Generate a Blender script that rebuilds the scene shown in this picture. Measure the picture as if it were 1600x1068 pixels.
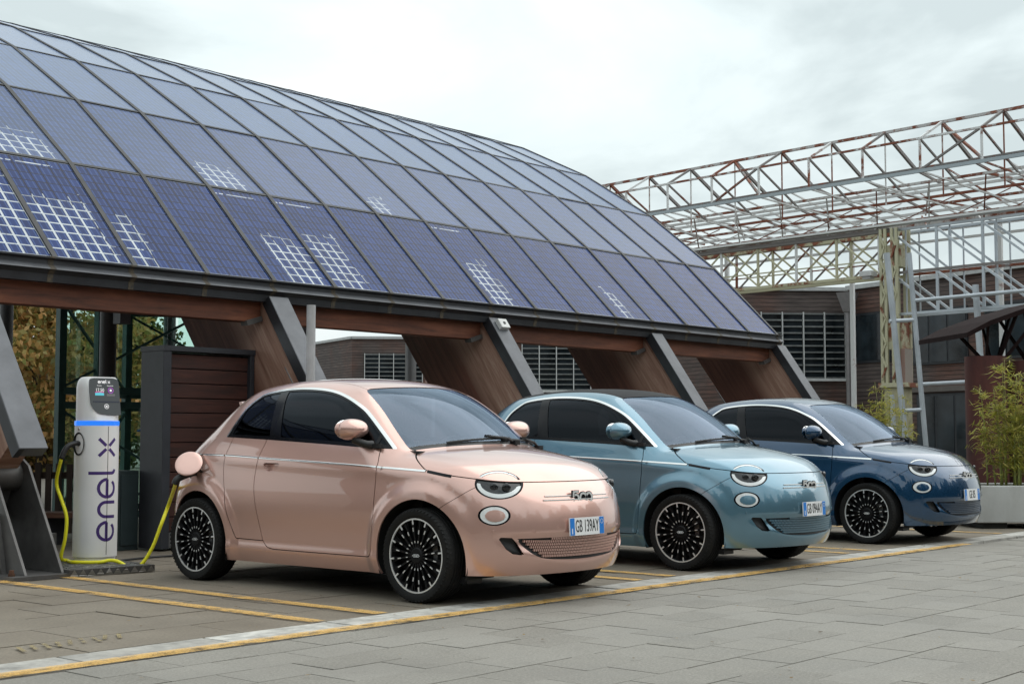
import bpy, bmesh, math, random
import numpy as np
from mathutils import Vector, Matrix
random.seed(7); rng = np.random.default_rng(7)
for o in list(bpy.data.objects): bpy.data.objects.remove(o, do_unlink=True)
S = bpy.context.scene
COL = S.collection
R = math.radians
# ------------------------------------------------------------------ camera
# site frame: X runs along the row of parked cars, Y runs back under the canopy, Z up
CAM = (-7.395, -7.647, 1.059)
cam = bpy.data.cameras.new('camera'); cam_o = bpy.data.objects.new('camera', cam); COL.objects.link(cam_o)
cam.lens = 50; cam.sensor_width = 36; cam.clip_start = .1; cam.clip_end = 3000
cam_o.location = CAM; cam_o.rotation_euler = (R(90 + 3.85), 0, R(-49.2))
S.camera = cam_o
S.render.resolution_x = 1024; S.render.resolution_y = 683
# ------------------------------------------------------------------ sky and sun (overcast)
SUN_EL, SUN_AZ = 52, 118          # azimuth from +Y clockwise
w = bpy.data.worlds.new('World'); S.world = w; w.use_nodes = True
nt = w.node_tree; nt.nodes.clear()
out = nt.nodes.new('ShaderNodeOutputWorld')
sky = nt.nodes.new('ShaderNodeTexSky'); sky.sky_type = 'NISHITA'; sky.sun_disc = False
sky.sun_elevation = R(SUN_EL); sky.sun_rotation = R(SUN_AZ); sky.dust_density = 3
b1 = nt.nodes.new('ShaderNodeBackground'); b1.inputs[1].default_value = .10
nt.links.new(sky.outputs[0], b1.inputs[0])
tc = nt.nodes.new('ShaderNodeTexCoord'); mp = nt.nodes.new('ShaderNodeMapping')
mp.inputs['Scale'].default_value = (1.0, 1.0, 2.2); mp.inputs['Location'].default_value = (.37, .1, .2)
nz = nt.nodes.new('ShaderNodeTexNoise'); nz.inputs['Scale'].default_value = 3.6; nz.inputs['Detail'].default_value = 7
nz.inputs['Roughness'].default_value = .52; nz.inputs['Distortion'].default_value = .35
cr = nt.nodes.new('ShaderNodeValToRGB')
cr.color_ramp.elements[0].position = .36; cr.color_ramp.elements[0].color = (.57, .65, .66, 1)
cr.color_ramp.elements[1].position = .64; cr.color_ramp.elements[1].color = (.88, .925, .925, 1)
e = cr.color_ramp.elements.new(.48); e.color = (.755, .845, .85, 1)
b2 = nt.nodes.new('ShaderNodeBackground'); b2.inputs[1].default_value = 1.0
nt.links.new(tc.outputs['Generated'], mp.inputs[0]); nt.links.new(mp.outputs[0], nz.inputs['Vector'])
nt.links.new(nz.outputs['Fac'], cr.inputs[0])
# an overcast sky is brightest overhead
sx = nt.nodes.new('ShaderNodeSeparateXYZ'); nt.links.new(tc.outputs['Generated'], sx.inputs[0])
zr = nt.nodes.new('ShaderNodeMapRange'); zr.inputs[1].default_value = .0; zr.inputs[2].default_value = 1.; zr.inputs[3].default_value = 1.; zr.inputs[4].default_value = 1.5
nt.links.new(sx.outputs[2], zr.inputs[0]); ml = nt.nodes.new('ShaderNodeVectorMath'); ml.operation = 'SCALE'
nt.links.new(cr.outputs[0], ml.inputs[0]); nt.links.new(zr.outputs[0], ml.inputs['Scale']); nt.links.new(ml.outputs[0], b2.inputs[0])
mx = nt.nodes.new('ShaderNodeMixShader'); mx.inputs[0].default_value = .94
nt.links.new(b1.outputs[0], mx.inputs[1]); nt.links.new(b2.outputs[0], mx.inputs[2]); nt.links.new(mx.outputs[0], out.inputs[0])
sl = bpy.data.lights.new('sun', 'SUN'); sl.energy = 1.25; sl.angle = R(80); sl.color = (1, .965, .92)
so = bpy.data.objects.new('sun', sl); COL.objects.link(so)
sd = Vector((math.sin(R(SUN_AZ)) * math.cos(R(SUN_EL)), math.cos(R(SUN_AZ)) * math.cos(R(SUN_EL)), math.sin(R(SUN_EL))))
so.rotation_euler = (-sd).to_track_quat('-Z', 'Y').to_euler(); so.location = (0, -10, 30)
S.view_settings.view_transform = 'Standard'; S.view_settings.look = 'None'
S.view_settings.exposure = .14; S.view_settings.gamma = 1; S.view_settings.use_curve_mapping = False

def V(xc, d, z):
    """the hall and houses behind have axes of their own: xc to the right, d away from the square's corner"""
    return Vector((CAM[0] + .65342 * xc + .757 * d, CAM[1] - .757 * xc + .65342 * d, z))

# ------------------------------------------------------------------ materials
class NB:
    def __init__(s, name):
        s.m = bpy.data.materials.new(name); s.m.use_nodes = True; s.t = s.m.node_tree; s.t.nodes.clear()
        s.out = s.n('ShaderNodeOutputMaterial')
    def n(s, typ, **k):
        nd = s.t.nodes.new(typ)
        for a, b in k.items():
            if a.startswith('i_'):
                nd.inputs[a[2:].replace('_', ' ')].default_value = b
            else: setattr(nd, a, b)
        return nd
    def l(s, a, b): s.t.links.new(a, b)
    def math(s, op, a, b=None, c=None):
        nd = s.n('ShaderNodeMath', operation=op)
        for i, q in enumerate((a, b, c)):
            if q is None: continue
            if isinstance(q, (int, float)): nd.inputs[i].default_value = q
            else: s.l(q, nd.inputs[i])
        return nd.outputs[0]
    def noise(s, vec, scale, detail=4, rough=.55, dist=0):
        nd = s.n('ShaderNodeTexNoise'); nd.inputs['Scale'].default_value = scale; nd.inputs['Detail'].default_value = detail
        nd.inputs['Roughness'].default_value = rough; nd.inputs['Distortion'].default_value = dist
        if vec is not None: s.l(vec, nd.inputs['Vector'])
        return nd.outputs['Fac']
    def ramp(s, fac, stops):
        nd = s.n('ShaderNodeValToRGB'); el = nd.color_ramp.elements
        while len(el) < len(stops): el.new(.5)
        for e_, (p, c) in zip(el, stops):
            e_.position = p; e_.color = (c[0], c[1], c[2], 1) if not isinstance(c, (int, float)) else (c, c, c, 1)
        s.l(fac, nd.inputs[0]); return nd.outputs[0]
    def mix(s, fac, a, b):
        nd = s.n('ShaderNodeMix', data_type='RGBA')
        for i, q in ((0, fac), (6, a), (7, b)):
            if isinstance(q, (int, float)): nd.inputs[i].default_value = q
            elif isinstance(q, tuple): nd.inputs[i].default_value = (q[0], q[1], q[2], 1)
            else: s.l(q, nd.inputs[i])
        return nd.outputs[2]
    def pos(s, kind='Object', scale=(1, 1, 1)):
        c = s.n('ShaderNodeTexCoord'); m = s.n('ShaderNodeMapping'); m.inputs['Scale'].default_value = scale
        s.l(c.outputs[kind], m.inputs[0]); return m.outputs[0]
    def world(s, scale=(1, 1, 1)):
        c = s.n('ShaderNodeNewGeometry'); m = s.n('ShaderNodeMapping'); m.inputs['Scale'].default_value = scale
        s.l(c.outputs['Position'], m.inputs[0]); return m.outputs[0]
    def rand(s): return s.n('ShaderNodeObjectInfo').outputs['Random']
    def bsdf(s, color, rough=.5, metal=0., bump=None, bstr=.2, bdist=.01, coat=0., coatr=.03, coati=1.5, spec=.5, alpha=None):
        p = s.n('ShaderNodeBsdfPrincipled')
        for key, q in (('Base Color', color), ('Roughness', rough), ('Metallic', metal)):
            if isinstance(q, tuple): p.inputs[key].default_value = (q[0], q[1], q[2], 1)
            elif isinstance(q, (int, float)): p.inputs[key].default_value = q
            else: s.l(q, p.inputs[key])
        p.inputs['Coat Weight'].default_value = coat; p.inputs['Coat IOR'].default_value = coati; p.inputs['Coat Roughness'].default_value = coatr
        p.inputs['Specular IOR Level'].default_value = spec
        if bump is not None:
            b = s.n('ShaderNodeBump'); b.inputs['Strength'].default_value = bstr; b.inputs['Distance'].default_value = bdist
            s.l(bump, b.inputs['Height']); s.l(b.outputs[0], p.inputs['Normal'])
        if alpha is not None: s.l(alpha, p.inputs['Alpha'])
        s.l(p.outputs[0], s.out.inputs[0]); s.p = p
        return s.m
MAT = {}
def mat(name, fn):
    if name not in MAT: MAT[name] = fn(NB(name))
    return MAT[name]
def plain(name, color, rough=.5, metal=0., var=.12, scale=6., **k):
    def fn(b):
        p = b.pos(); n1 = b.noise(p, scale, 5, .6)
        lo = tuple(c * (1 - var) for c in color); hi = tuple(min(1, c * (1 + var)) for c in color)
        col = b.ramp(n1, [(.3, lo), (.7, hi)])
        rr = b.math('ADD', b.math('MULTIPLY', b.noise(p, scale * 3, 3), .16), rough - .08)
        return b.bsdf(col, rr, metal, **k)
    return mat(name, fn)
def paint(name, color, metal=.35, rough=.38):
    def fn(b):
        fl = b.noise(b.pos(), 900, 1, .5)
        lw = b.n('ShaderNodeLayerWeight'); lw.inputs[0].default_value = .35
        deep = tuple(c * .72 for c in color)
        c0 = b.mix(lw.outputs['Facing'], color, deep)
        c1 = b.mix(b.math('MULTIPLY', fl, .16), c0, tuple(min(1, c * 1.5 + .03) for c in color))
        return b.bsdf(c1, rough, metal, coat=1., coatr=.02, coati=1.68)
    return mat(name, fn)
def glassy(name, tint, ior=1.5, rough=.0, gcol=(1, 1, 1)):
    """thin tinted pane: what is behind stays visible, the surface mirrors"""
    def fn(b):
        tr = b.n('ShaderNodeBsdfTransparent'); tr.inputs[0].default_value = (*tint, 1)
        gl = b.n('ShaderNodeBsdfGlossy'); gl.inputs['Roughness'].default_value = rough; gl.inputs[0].default_value = (*gcol, 1)
        fr = b.n('ShaderNodeFresnel'); bf = b.n('ShaderNodeNewGeometry').outputs['Backfacing']; b.l(b.math('ADD', b.math('MULTIPLY', bf, 1 / ior - ior), ior), fr.inputs[0])
        m = b.n('ShaderNodeMixShader'); b.l(fr.outputs[0], m.inputs[0]); b.l(tr.outputs[0], m.inputs[1]); b.l(gl.outputs[0], m.inputs[2])
        b.l(m.outputs[0], b.out.inputs[0]); return b.m
    return mat(name, fn)
def emis(name, color, st):
    def fn(b):
        b.bsdf((.02, .02, .02), .2); b.p.inputs['Emission Color'].default_value = (*color, 1); b.p.inputs['Emission Strength'].default_value = st
        return b.m
    return mat(name, fn)

# ------------------------------------------------------------------ mesh helpers
def mesh_from(name, Vt, F, smooth=False, normals=None):
    me = bpy.data.meshes.new(name)
    if isinstance(Vt, np.ndarray) and isinstance(F, np.ndarray) and len(F):
        n = len(Vt); m = len(F); k = F.shape[1]
        me.vertices.add(n); me.vertices.foreach_set('co', Vt.astype(np.float32).ravel())
        me.loops.add(m * k); me.loops.foreach_set('vertex_index', F.astype(np.int32).ravel())
        me.polygons.add(m); me.polygons.foreach_set('loop_start', np.arange(0, m * k, k, dtype=np.int32))
        me.update(calc_edges=True); me.validate()
    else:
        me.from_pydata([tuple(q) for q in Vt], [], [tuple(int(i) for i in q) for q in F]); me.update()
    if smooth: me.polygons.foreach_set('use_smooth', [True] * len(me.polygons))
    if normals is not None and len(normals) == len(me.vertices):
        me.normals_split_custom_set_from_vertices([tuple(q) for q in normals])
    return me
def link(name, me, m=None, parent=None):
    o = bpy.data.objects.new(name, me); COL.objects.link(o)
    if m is not None and me is not None:
        if len(me.materials) == 0: me.materials.append(m)
        if me.materials[0] is not m:
            o.material_slots[0].link = 'OBJECT'; o.material_slots[0].material = m
    if parent is not None: o.parent = parent
    return o
def tag(o, label=None, cat=None, group=None, kind=None):
    if label: o['label'] = label
    if cat: o['category'] = cat
    if group: o['group'] = group
    if kind: o['kind'] = kind
    return o
def empty(name, loc=(0, 0, 0), rz=0, label=None, cat=None, group=None):
    o = bpy.data.objects.new(name, None); COL.objects.link(o); o.location = loc; o.rotation_euler = (0, 0, rz)
    return tag(o, label, cat, group)
class MB:
    def __init__(s): s.v = []; s.f = []
    def add(s, vs, fs):
        k = len(s.v); s.v += [tuple(q) for q in vs]; s.f += [tuple(i + k for i in q) for q in fs]; return s
    def box(s, c, d, M=None):
        vs = [Vector((c[0] + sx * d[0] / 2, c[1] + sy * d[1] / 2, c[2] + sz * d[2] / 2)) for sx in (-1, 1) for sy in (-1, 1) for sz in (-1, 1)]
        if M is not None: vs = [M @ q for q in vs]
        return s.add(vs, [(0, 1, 3, 2), (4, 6, 7, 5), (0, 4, 5, 1), (2, 3, 7, 6), (0, 2, 6, 4), (1, 5, 7, 3)])
    def bar(s, p, q, w, h, up=(0, 0, 1)):
        p = Vector(p); q = Vector(q); d = q - p; L = d.length; d.normalize()
        u = Vector(up); a = d.cross(u)
        if a.length < 1e-3: a = d.cross(Vector((1, 0, 0)))
        a.normalize(); b = a.cross(d)
        vs = []
        for e in (p, q):
            for sa, sb in ((-1, -1), (1, -1), (1, 1), (-1, 1)): vs.append(e + a * (sa * w / 2) + b * (sb * h / 2))
        return s.add(vs, [(0, 3, 2, 1), (4, 5, 6, 7), (0, 1, 5, 4), (1, 2, 6, 5), (2, 3, 7, 6), (3, 0, 4, 7)])
    def tube(s, pts, r, n=10, cap=True):
        pts = [Vector(q) for q in pts]; rr = r if isinstance(r, (list, tuple)) else [r] * len(pts)
        k = len(s.v); ref = None
        for i, q in enumerate(pts):
            t = (pts[min(i + 1, len(pts) - 1)] - pts[max(i - 1, 0)]).normalized()
            if ref is None: ref = t.orthogonal().normalized()
            ref = (ref - t * ref.dot(t)).normalized(); b = t.cross(ref)
            for j in range(n):
                a = 2 * math.pi * j / n; s.v.append(tuple(q + (ref * math.cos(a) + b * math.sin(a)) * rr[i]))
        for i in range(len(pts) - 1):
            for j in range(n):
                s.f.append((k + i * n + j, k + i * n + (j + 1) % n, k + (i + 1) * n + (j + 1) % n, k + (i + 1) * n + j))
        if cap:
            s.f.append(tuple(k + j for j in range(n))[::-1]); s.f.append(tuple(k + (len(pts) - 1) * n + j for j in range(n)))
        return s
    def lathe(s, prof, n=48, M=None):
        """profile of (radius, height) turned round Z"""
        k = len(s.v)
        for (r, z) in prof:
            for j in range(n):
                a = 2 * math.pi * j / n; q = Vector((r * math.cos(a), r * math.sin(a), z)); s.v.append(tuple(M @ q if M else q))
        for i in range(len(prof) - 1):
            for j in range(n): s.f.append((k + i * n + j, k + i * n + (j + 1) % n, k + (i + 1) * n + (j + 1) % n, k + (i + 1) * n + j))
        return s
    def prism(s, poly, fn, a, b):
        """poly of 2D points carried by fn(p,q,t) from t=a to t=b"""
        n = len(poly); vs = [fn(p, q, a) for p, q in poly] + [fn(p, q, b) for p, q in poly]
        return s.add(vs, [tuple(range(n))[::-1], tuple(range(n, 2 * n))] + [(i, (i + 1) % n, n + (i + 1) % n, n + i) for i in range(n)])
    def mesh(s, name, smooth=False):
        me = bpy.data.meshes.new(name); me.from_pydata(s.v, [], s.f); me.update()
        bm = bmesh.new(); bm.from_mesh(me); bmesh.ops.recalc_face_normals(bm, faces=bm.faces); bm.to_mesh(me); bm.free()
        if smooth is True: me.polygons.foreach_set('use_smooth', [True] * len(me.polygons))
        elif smooth:
            me.polygons.foreach_set('use_smooth', [True] * len(me.polygons)); me.set_sharp_from_angle(angle=R(smooth))
        return me
    def obj(s, name, m, parent=None, smooth=False, bevel=0):
        o = link(name, s.mesh(name, smooth), m, parent)
        if bevel:
            md = o.modifiers.new('bevel', 'BEVEL'); md.width = bevel; md.segments = 2; md.limit_method = 'ANGLE'; md.angle_limit = R(40)
        return o
def text_mesh(txt, size, extr=0., spacing=1., xscale=1.):
    cu = bpy.data.curves.new('txt', 'FONT'); cu.body = txt; cu.size = size; cu.extrude = extr; cu.align_x = 'CENTER'; cu.align_y = 'CENTER'
    cu.space_character = spacing
    o = bpy.data.objects.new('txt', cu); COL.objects.link(o)
    dg = bpy.context.evaluated_depsgraph_get(); me = bpy.data.meshes.new_from_object(o.evaluated_get(dg))
    bpy.data.objects.remove(o); 
    if xscale != 1:
        for q in me.vertices: q.co.x *= xscale
    return me
# ------------------------------------------------------------------ surfaces
def m_slab(b):
    p = b.world(); r_ = b.rand()
    n1 = b.noise(p, 1.3, 6, .6); n2 = b.noise(p, 70, 3, .6); n3 = b.noise(p, 9, 5, .65)
    geo = b.n('ShaderNodeNewGeometry').outputs['Random Per Island']
    c = b.ramp(n1, [(.25, (.198, .182, .155)), (.55, (.258, .239, .206)), (.8, (.318, .297, .260))])
    c = b.mix(b.ramp(n2, [(.35, 0.), (.70, .62)]), c, (.085, .077, .066)); c = b.mix(b.math('MULTIPLY', b.math('FRACT', b.math('ADD', r_, geo)), .34), c, (.31, .292, .262))
    c = b.mix(b.ramp(n3, [(.55, 0.), (.75, .35)]), c, (.13, .118, .10))
    c = b.mix(b.ramp(b.noise(p, .55, 5, .7, .6), [(.52, 0.), (.72, .38)]), c, (.115, .105, .090))
    c = b.mix(b.ramp(b.noise(p, 150, 2, .5), [(.62, 0.), (.70, .5)]), c, (.46, .44, .40))
    return b.bsdf(c, b.ramp(n1, [(.3, .55), (.7, .78)]), 0, n2, .35, .004)
BLACK = plain('black_plastic', (.012, .012, .013), .45)
SLAB = mat('grey_stone_paving', m_slab)
def m_lot(b):
    p = b.world(); n1 = b.noise(p, 1.1, 6, .62); n2 = b.noise(p, 60, 3, .6); geo = b.n('ShaderNodeNewGeometry').outputs['Random Per Island']
    c = b.ramp(n1, [(.28, (.155, .125, .092)), (.55, (.222, .185, .140)), (.8, (.290, .247, .192))])
    c = b.mix(b.ramp(n2, [(.35, 0.), (.70, .55)]), c, (.09, .078, .064)); c = b.mix(b.math('MULTIPLY', geo, .16), c, (.20, .185, .16))
    return b.bsdf(c, .8, 0, n2, .4, .004)
LOT = mat('brown_parking_paving', m_lot)
def m_worn(col, lo=.42, hi=.50):
    def fn(b):
        p = b.world(); a = b.ramp(b.noise(p, 7, 8, .72), [(lo, 1.), (hi + .12, .0)]); a2 = b.ramp(b.noise(p, 90, 3, .6), [(.3, 1.), (.75, .35)])
        c = b.mix(b.noise(p, 5, 4), tuple(q * .8 for q in col), tuple(min(1, q * 1.1) for q in col))
        return b.bsdf(c, .75, 0, alpha=b.math('MULTIPLY', a, a2))
    return fn
YELLOW = mat('worn_yellow_paint', m_worn((.74, .44, .12), .48, .55)); FAINT = mat('faded_paint', m_worn((.34, .27, .14), .44, .5)); FAINTW = mat('faded_white_paint', m_worn((.36, .35, .32), .42, .48))
KERB = mat('white_kerb_stone', lambda b: b.bsdf(b.mix(b.ramp(b.noise(b.world(), 5, 7, .7), [(.38, 0.), (.64, .85)]), b.mix(b.rand(), (.60, .58, .535), (.40, .38, .345)), (.19, .18, .165)), .75, 0, b.noise(b.world(), 60, 3), .3, .004))
def wood(name, dark, mid, light, axis=(1, 1, 9), streak=3.):
    def fn(b):
        p = b.pos('Object', axis); n1 = b.noise(p, streak, 8, .65, .4); n2 = b.noise(b.pos('Object'), 1.1, 4, .6); r_ = b.rand()
        c = b.ramp(n1, [(.28, dark), (.52, mid), (.78, light)]); c = b.mix(b.ramp(n2, [(.4, 0.), (.72, .55)]), c, dark)
        c = b.mix(b.math('MULTIPLY', r_, .25), c, mid)
        return b.bsdf(c, .72, 0, n1, .35, .006)
    return mat(name, fn)
FINWOOD = wood('weathered_glulam', (.050, .022, .015), (.125, .058, .040), (.300, .205, .160), (1, .7, .7), 2.4)
BEAMW = wood('red_brown_timber', (.035, .011, .006), (.150, .046, .021), (.26, .095, .045), (.5, 5, 5), 2.6)
def m_fin(b):
    # rain has bleached the outer edge of each leg, grain runs along it
    c_ = b.n('ShaderNodeTexCoord'); mp_ = b.n('ShaderNodeMapping'); mp_.inputs['Rotation'].default_value = (R(35.2), 0, 0); mp2 = b.n('ShaderNodeMapping'); mp2.inputs['Scale'].default_value = (1, 8, .5)
    b.l(c_.outputs['Object'], mp_.inputs[0]); b.l(mp_.outputs[0], mp2.inputs[0]); g = b.noise(mp2.outputs[0], 2.0, 9, .70, .5)
    sx = b.n('ShaderNodeSeparateXYZ'); b.l(c_.outputs['Object'], sx.inputs[0])
    # distance from the outer edge line
    d = b.math('SUBTRACT', b.math('MULTIPLY', b.math('SUBTRACT', sx.outputs[1], 2.32), .817), b.math('MULTIPLY', b.math('SUBTRACT', sx.outputs[2], 1.02), .576))
    wth = b.math('ADD', d, b.math('MULTIPLY', g, .55))
    base = b.ramp(g, [(.28, (.050, .017, .010)), (.52, (.118, .042, .026)), (.76, (.190, .076, .047))])
    ble = b.ramp(g, [(.25, (.140, .062, .042)), (.5, (.30, .172, .125)), (.75, (.50, .355, .285))])
    c = b.mix(b.ramp(wth, [(.82, 1.), (1.22, 0.)]), base, ble)
    return b.bsdf(c, .72, 0, g, .4, .006)
FINW = mat('leg_glulam', m_fin)
STEELD = plain('dark_grey_steel', (.035, .037, .043), .42, .3, var=.25, scale=3); STEELG = plain('grey_steel_cap', (.115, .120, .132), .5, .35, var=.18, scale=4)
STEELM = plain('mill_grey_steel', (.12, .115, .112), .5, .5, var=.3, scale=5); MULL = plain('panel_rail', (.038, .038, .040), .55, .2, var=.3, scale=3)
GALV = plain('galvanised_steel', (.42, .45, .48), .45, .4, var=.15, scale=4)

# ------------------------------------------------------------------ ground
g = MB().add([(-400, -400, -.035), (600, -400, -.035), (600, 600, -.035), (-400, 600, -.035)], [(0, 1, 2, 3)]).obj('ground', plain('ground_bed', (.12, .108, .090), .9, var=.2, scale=.5)); tag(g, kind='structure')
plaza = tag(empty('pavement'), kind='structure')
def slab_mesh(name, L, W_, H):
    m = MB().box((0, 0, -H / 2), (L, W_, H)); return m.mesh(name)
SX, SY = .44, .30
cells = []
for j in range(0, 48):
    y = -1.815 - SY * (j + .5)
    for i in range(-18, 88):
        x = -7.5 + SX * (i + (.5 if j % 2 else 0)) + .07 * math.sin(j * 5.1)
        dx, dy = x - CAM[0], y - CAM[1]; dep = dx * .757 + dy * .65342; lat = dx * .65342 - dy * .757
        if dep < 3 or dep > 46 or lat < -dep * .55 - 1 or lat > dep * .55 + 2: continue
        cells.append((dep, lat, x, y))
cells.sort(key=lambda c: c[0] + (8 if abs(c[1]) > c[0] * .37 + .3 or c[0] < 5.4 else 0))
sm = [slab_mesh('paving_stone', SX - .004 - k * .001, SY - .004, .05) for k in range(3)]
mb = MB()
for k, (dep, lat, x, y) in enumerate(cells):
    dz = rng.uniform(-.0018, .0018); tl = (rng.uniform(-.0028, .0028), rng.uniform(-.0028, .0028), rng.uniform(-.003, .003))
    if k < 298:
        o = link('paving_stone', sm[k % 3], SLAB, plaza); o.location = (x, y, dz); o.rotation_euler = tl
    else: mb.box((x, y, -.025 + dz), (SX - .006, SY - .006, .05))
o = mb.obj('paving_stones', SLAB, plaza); o['kind'] = 'stuff'
lot = tag(empty('parking_area'), kind='structure'); mb = MB()
for j in range(0, 24):
    y = -1.40 + .48 * (j + .5)
    for i in range(-8, 46):
        x = -6 + .48 * (i + (.5 if j % 2 else 0)); mb.box((x + rng.uniform(-.003, .003), y, -.026 + rng.uniform(-.0025, .0025)), (.474, .474, .05), None)
o = mb.obj('paving_setts', LOT, lot); o['kind'] = 'stuff'
kb = tag(empty('kerb_strip'), kind='structure')
x = -7.; 
while x < 22:
    L = rng.uniform(.78, 1.0); o = MB().box((x + L / 2, -1.545, -.022), (L - .016, .262, .05)).obj('kerb_stone', KERB, kb, bevel=.004); o.location.z = rng.uniform(-.003, .002); x += L
def sheet(name, x0, x1, y0, y1, z, m, parent=None):
    nx = max(1, int(abs(x1 - x0) / 1.0)); ny = max(1, int(abs(y1 - y0) / 1.0)); vs = []; fs = []
    for i in range(nx + 1):
        for j in range(ny + 1): vs.append((x0 + (x1 - x0) * i / nx, y0 + (y1 - y0) * j / ny, z))
    for i in range(nx):
        for j in range(ny): a = i * (ny + 1) + j; fs.append((a, a + ny + 1, a + ny + 2, a + 1))
    return MB().add(vs, fs).obj(name, m, parent)
tag(sheet('edge_line', -7, 6.4, -1.81, -1.675, .0075, YELLOW), kind='structure')
for x in (-1.86, -1.36, 1.30, 1.72, 4.55, 4.98, 8.1): tag(sheet('bay_line', x - .055, x + .055, -1.40, 2.15 if x < 0 else 2.6, .0075, YELLOW), kind='structure')
def marks(name, pts, L, m):
    mm = MB()
    for (x, y, a) in pts: mm.box((0, 0, 0), (L, .022, .0008), Matrix.Translation((x, y, .0085)) @ Matrix.Rotation(R(a), 4, 'Z'))
    o = mm.obj(name, m); tag(o, kind='structure')
marks('faded_marking', [(-3.56 + .075 * k, -1.09 + .006 * k + rng.uniform(-.02, .02), 62 + rng.uniform(-12, 12)) for k in range(9)], .17, FAINT)
# ------------------------------------------------------------------ solar canopy
canopy = empty('solar_canopy', (0, 0, 0), 0, 'long arched canopy of blue solar panels on leaning timber legs, behind the cars', 'canopy')
PW = .8175; X0 = -4.77; NC = 20; FX = [X0 + 4 * PW * k for k in range(6)]; XE = X0 + NC * PW
NR = 8; ang = [44.5 - 6.36 * k for k in range(NR)]; PROF = [(3.40, 2.615)]; PL = 1.565
for a in ang: y, z = PROF[-1]; PROF.append((y + PL * math.cos(R(a)), z + PL * math.sin(R(a))))
def m_pv(b):
    uvn = b.n('ShaderNodeTexCoord'); sp = b.n('ShaderNodeSeparateXYZ'); b.l(uvn.outputs['Object'], sp.inputs[0])
    u_ = b.math('ADD', b.math('DIVIDE', sp.outputs[0], .772), .5); v_ = b.math('ADD', b.math('DIVIDE', sp.outputs[1], 1.515), .5)   # 0..1 over the glass
    fu = b.math('FRACT', b.math('MULTIPLY', u_, 6)); fv = b.math('FRACT', b.math('MULTIPLY', v_, 12))
    def edge(f, w_): return b.math('GREATER_THAN', b.math('ABSOLUTE', b.math('SUBTRACT', f, .5)), .5 - w_)
    grid = b.math('MAXIMUM', edge(fu, .055), edge(fv, .045))
    bus = b.math('LESS_THAN', b.math('ABSOLUTE', b.math('SUBTRACT', b.math('FRACT', b.math('MULTIPLY', fu, 2)), .5)), .10)
    r_ = b.rand(); wn = b.n('ShaderNodeTexWhiteNoise', noise_dimensions='3D')
    cv = b.n('ShaderNodeCombineXYZ'); b.l(b.math('FLOOR', b.math('MULTIPLY', u_, 6)), cv.inputs[0]); b.l(b.math('FLOOR', b.math('MULTIPLY', v_, 12)), cv.inputs[1]); b.l(b.math('MULTIPLY', r_, 97), cv.inputs[2])
    b.l(cv.outputs[0], wn.inputs[0]); cr_ = wn.outputs['Value']
    cell = b.mix(cr_, (.002, .012, .064), (.005, .027, .130)); flake = b.noise(b.pos('Object'), 46, 2, .5, .6)
    cell = b.mix(b.math('MULTIPLY', flake, .35), cell, (.010, .042, .20))
    c = b.mix(b.math('MULTIPLY', bus, .42), cell, (.07, .135, .34)); dk = b.mix(grid, c, (.004, .005, .018))
    lz_ = b.n('ShaderNodeSeparateXYZ'); b.l(b.n('ShaderNodeObjectInfo').outputs['Location'], lz_.inputs[0]); lz = lz_.outputs[2]
    # patches where the backing has bleached white between the cells: extent kept per panel
    oi = b.n('ShaderNodeObjectInfo'); sc_ = b.n('ShaderNodeSeparateColor'); b.l(oi.outputs['Color'], sc_.inputs[0])
    wob = b.math('MULTIPLY', b.math('SUBTRACT', cr_, .5), .16); jit = b.math('MULTIPLY', b.math('SUBTRACT', b.noise(b.pos('Object'), 9, 3), .5), .14)
    inu = b.math('MULTIPLY', b.math('GREATER_THAN', b.math('ADD', u_, jit), sc_.outputs[0]), b.math('LESS_THAN', b.math('ADD', u_, b.math('ADD', wob, jit)), sc_.outputs[1]))
    inv_ = b.math('LESS_THAN', b.math('ADD', v_, b.math('ADD', wob, jit)), sc_.outputs[2])
    patch = b.math('MULTIPLY', b.math('MULTIPLY', inu, inv_), b.math('GREATER_THAN', b.noise(b.pos('Object'), 13, 3, .6), .34))
    topl = b.math('MULTIPLY', b.math('MULTIPLY', b.math('LESS_THAN', b.math('ABSOLUTE', b.math('SUBTRACT', v_, .945)), .0055), b.math('LESS_THAN', u_, .72)), b.math('GREATER_THAN', oi.outputs['Alpha'], .5))
    topl = b.math('MULTIPLY', topl, b.math('GREATER_THAN', b.noise(b.pos('Object'), 14, 2), .42))
    wide = b.math('MAXIMUM', edge(fu, .092), edge(fv, .062))
    white = b.math('MAXIMUM', b.math('MULTIPLY', patch, wide), topl)
    c = b.mix(b.math('MULTIPLY', white, b.math('ADD', .62, b.math('MULTIPLY', cr_, .38))), dk, (.60, .64, .66))
    rim = b.math('MAXIMUM', b.math('GREATER_THAN', b.math('ABSOLUTE', b.math('SUBTRACT', u_, .5)), .492), b.math('GREATER_THAN', b.math('ABSOLUTE', b.math('SUBTRACT', v_, .5)), .4955))
    c = b.mix(b.math('MULTIPLY', rim, .75), c, (.42, .44, .48))
    mottle = b.noise(b.world(), 2.3, 6, .7); # flatter panels tinted paler: grazing sky sheen painted in with a dusty tone
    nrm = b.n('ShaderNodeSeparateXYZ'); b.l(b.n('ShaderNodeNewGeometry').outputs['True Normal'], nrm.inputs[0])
    dust_sheen = b.ramp(nrm.outputs[2], [(.722, .0), (.775, .15), (.835, .34), (.90, .46), (1., .55)])
    c = b.mix(b.math('MULTIPLY', b.math('ADD', .78, b.math('MULTIPLY', mottle, .44)), dust_sheen), c, (.37, .445, .58))
    b.bsdf(c, b.math('ADD', .14, b.math('MULTIPLY', mottle, .14)), 0, spec=.5); b.p.inputs['IOR'].default_value = 1.21
    return b.m
PV = mat('solar_cells', m_pv)
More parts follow.
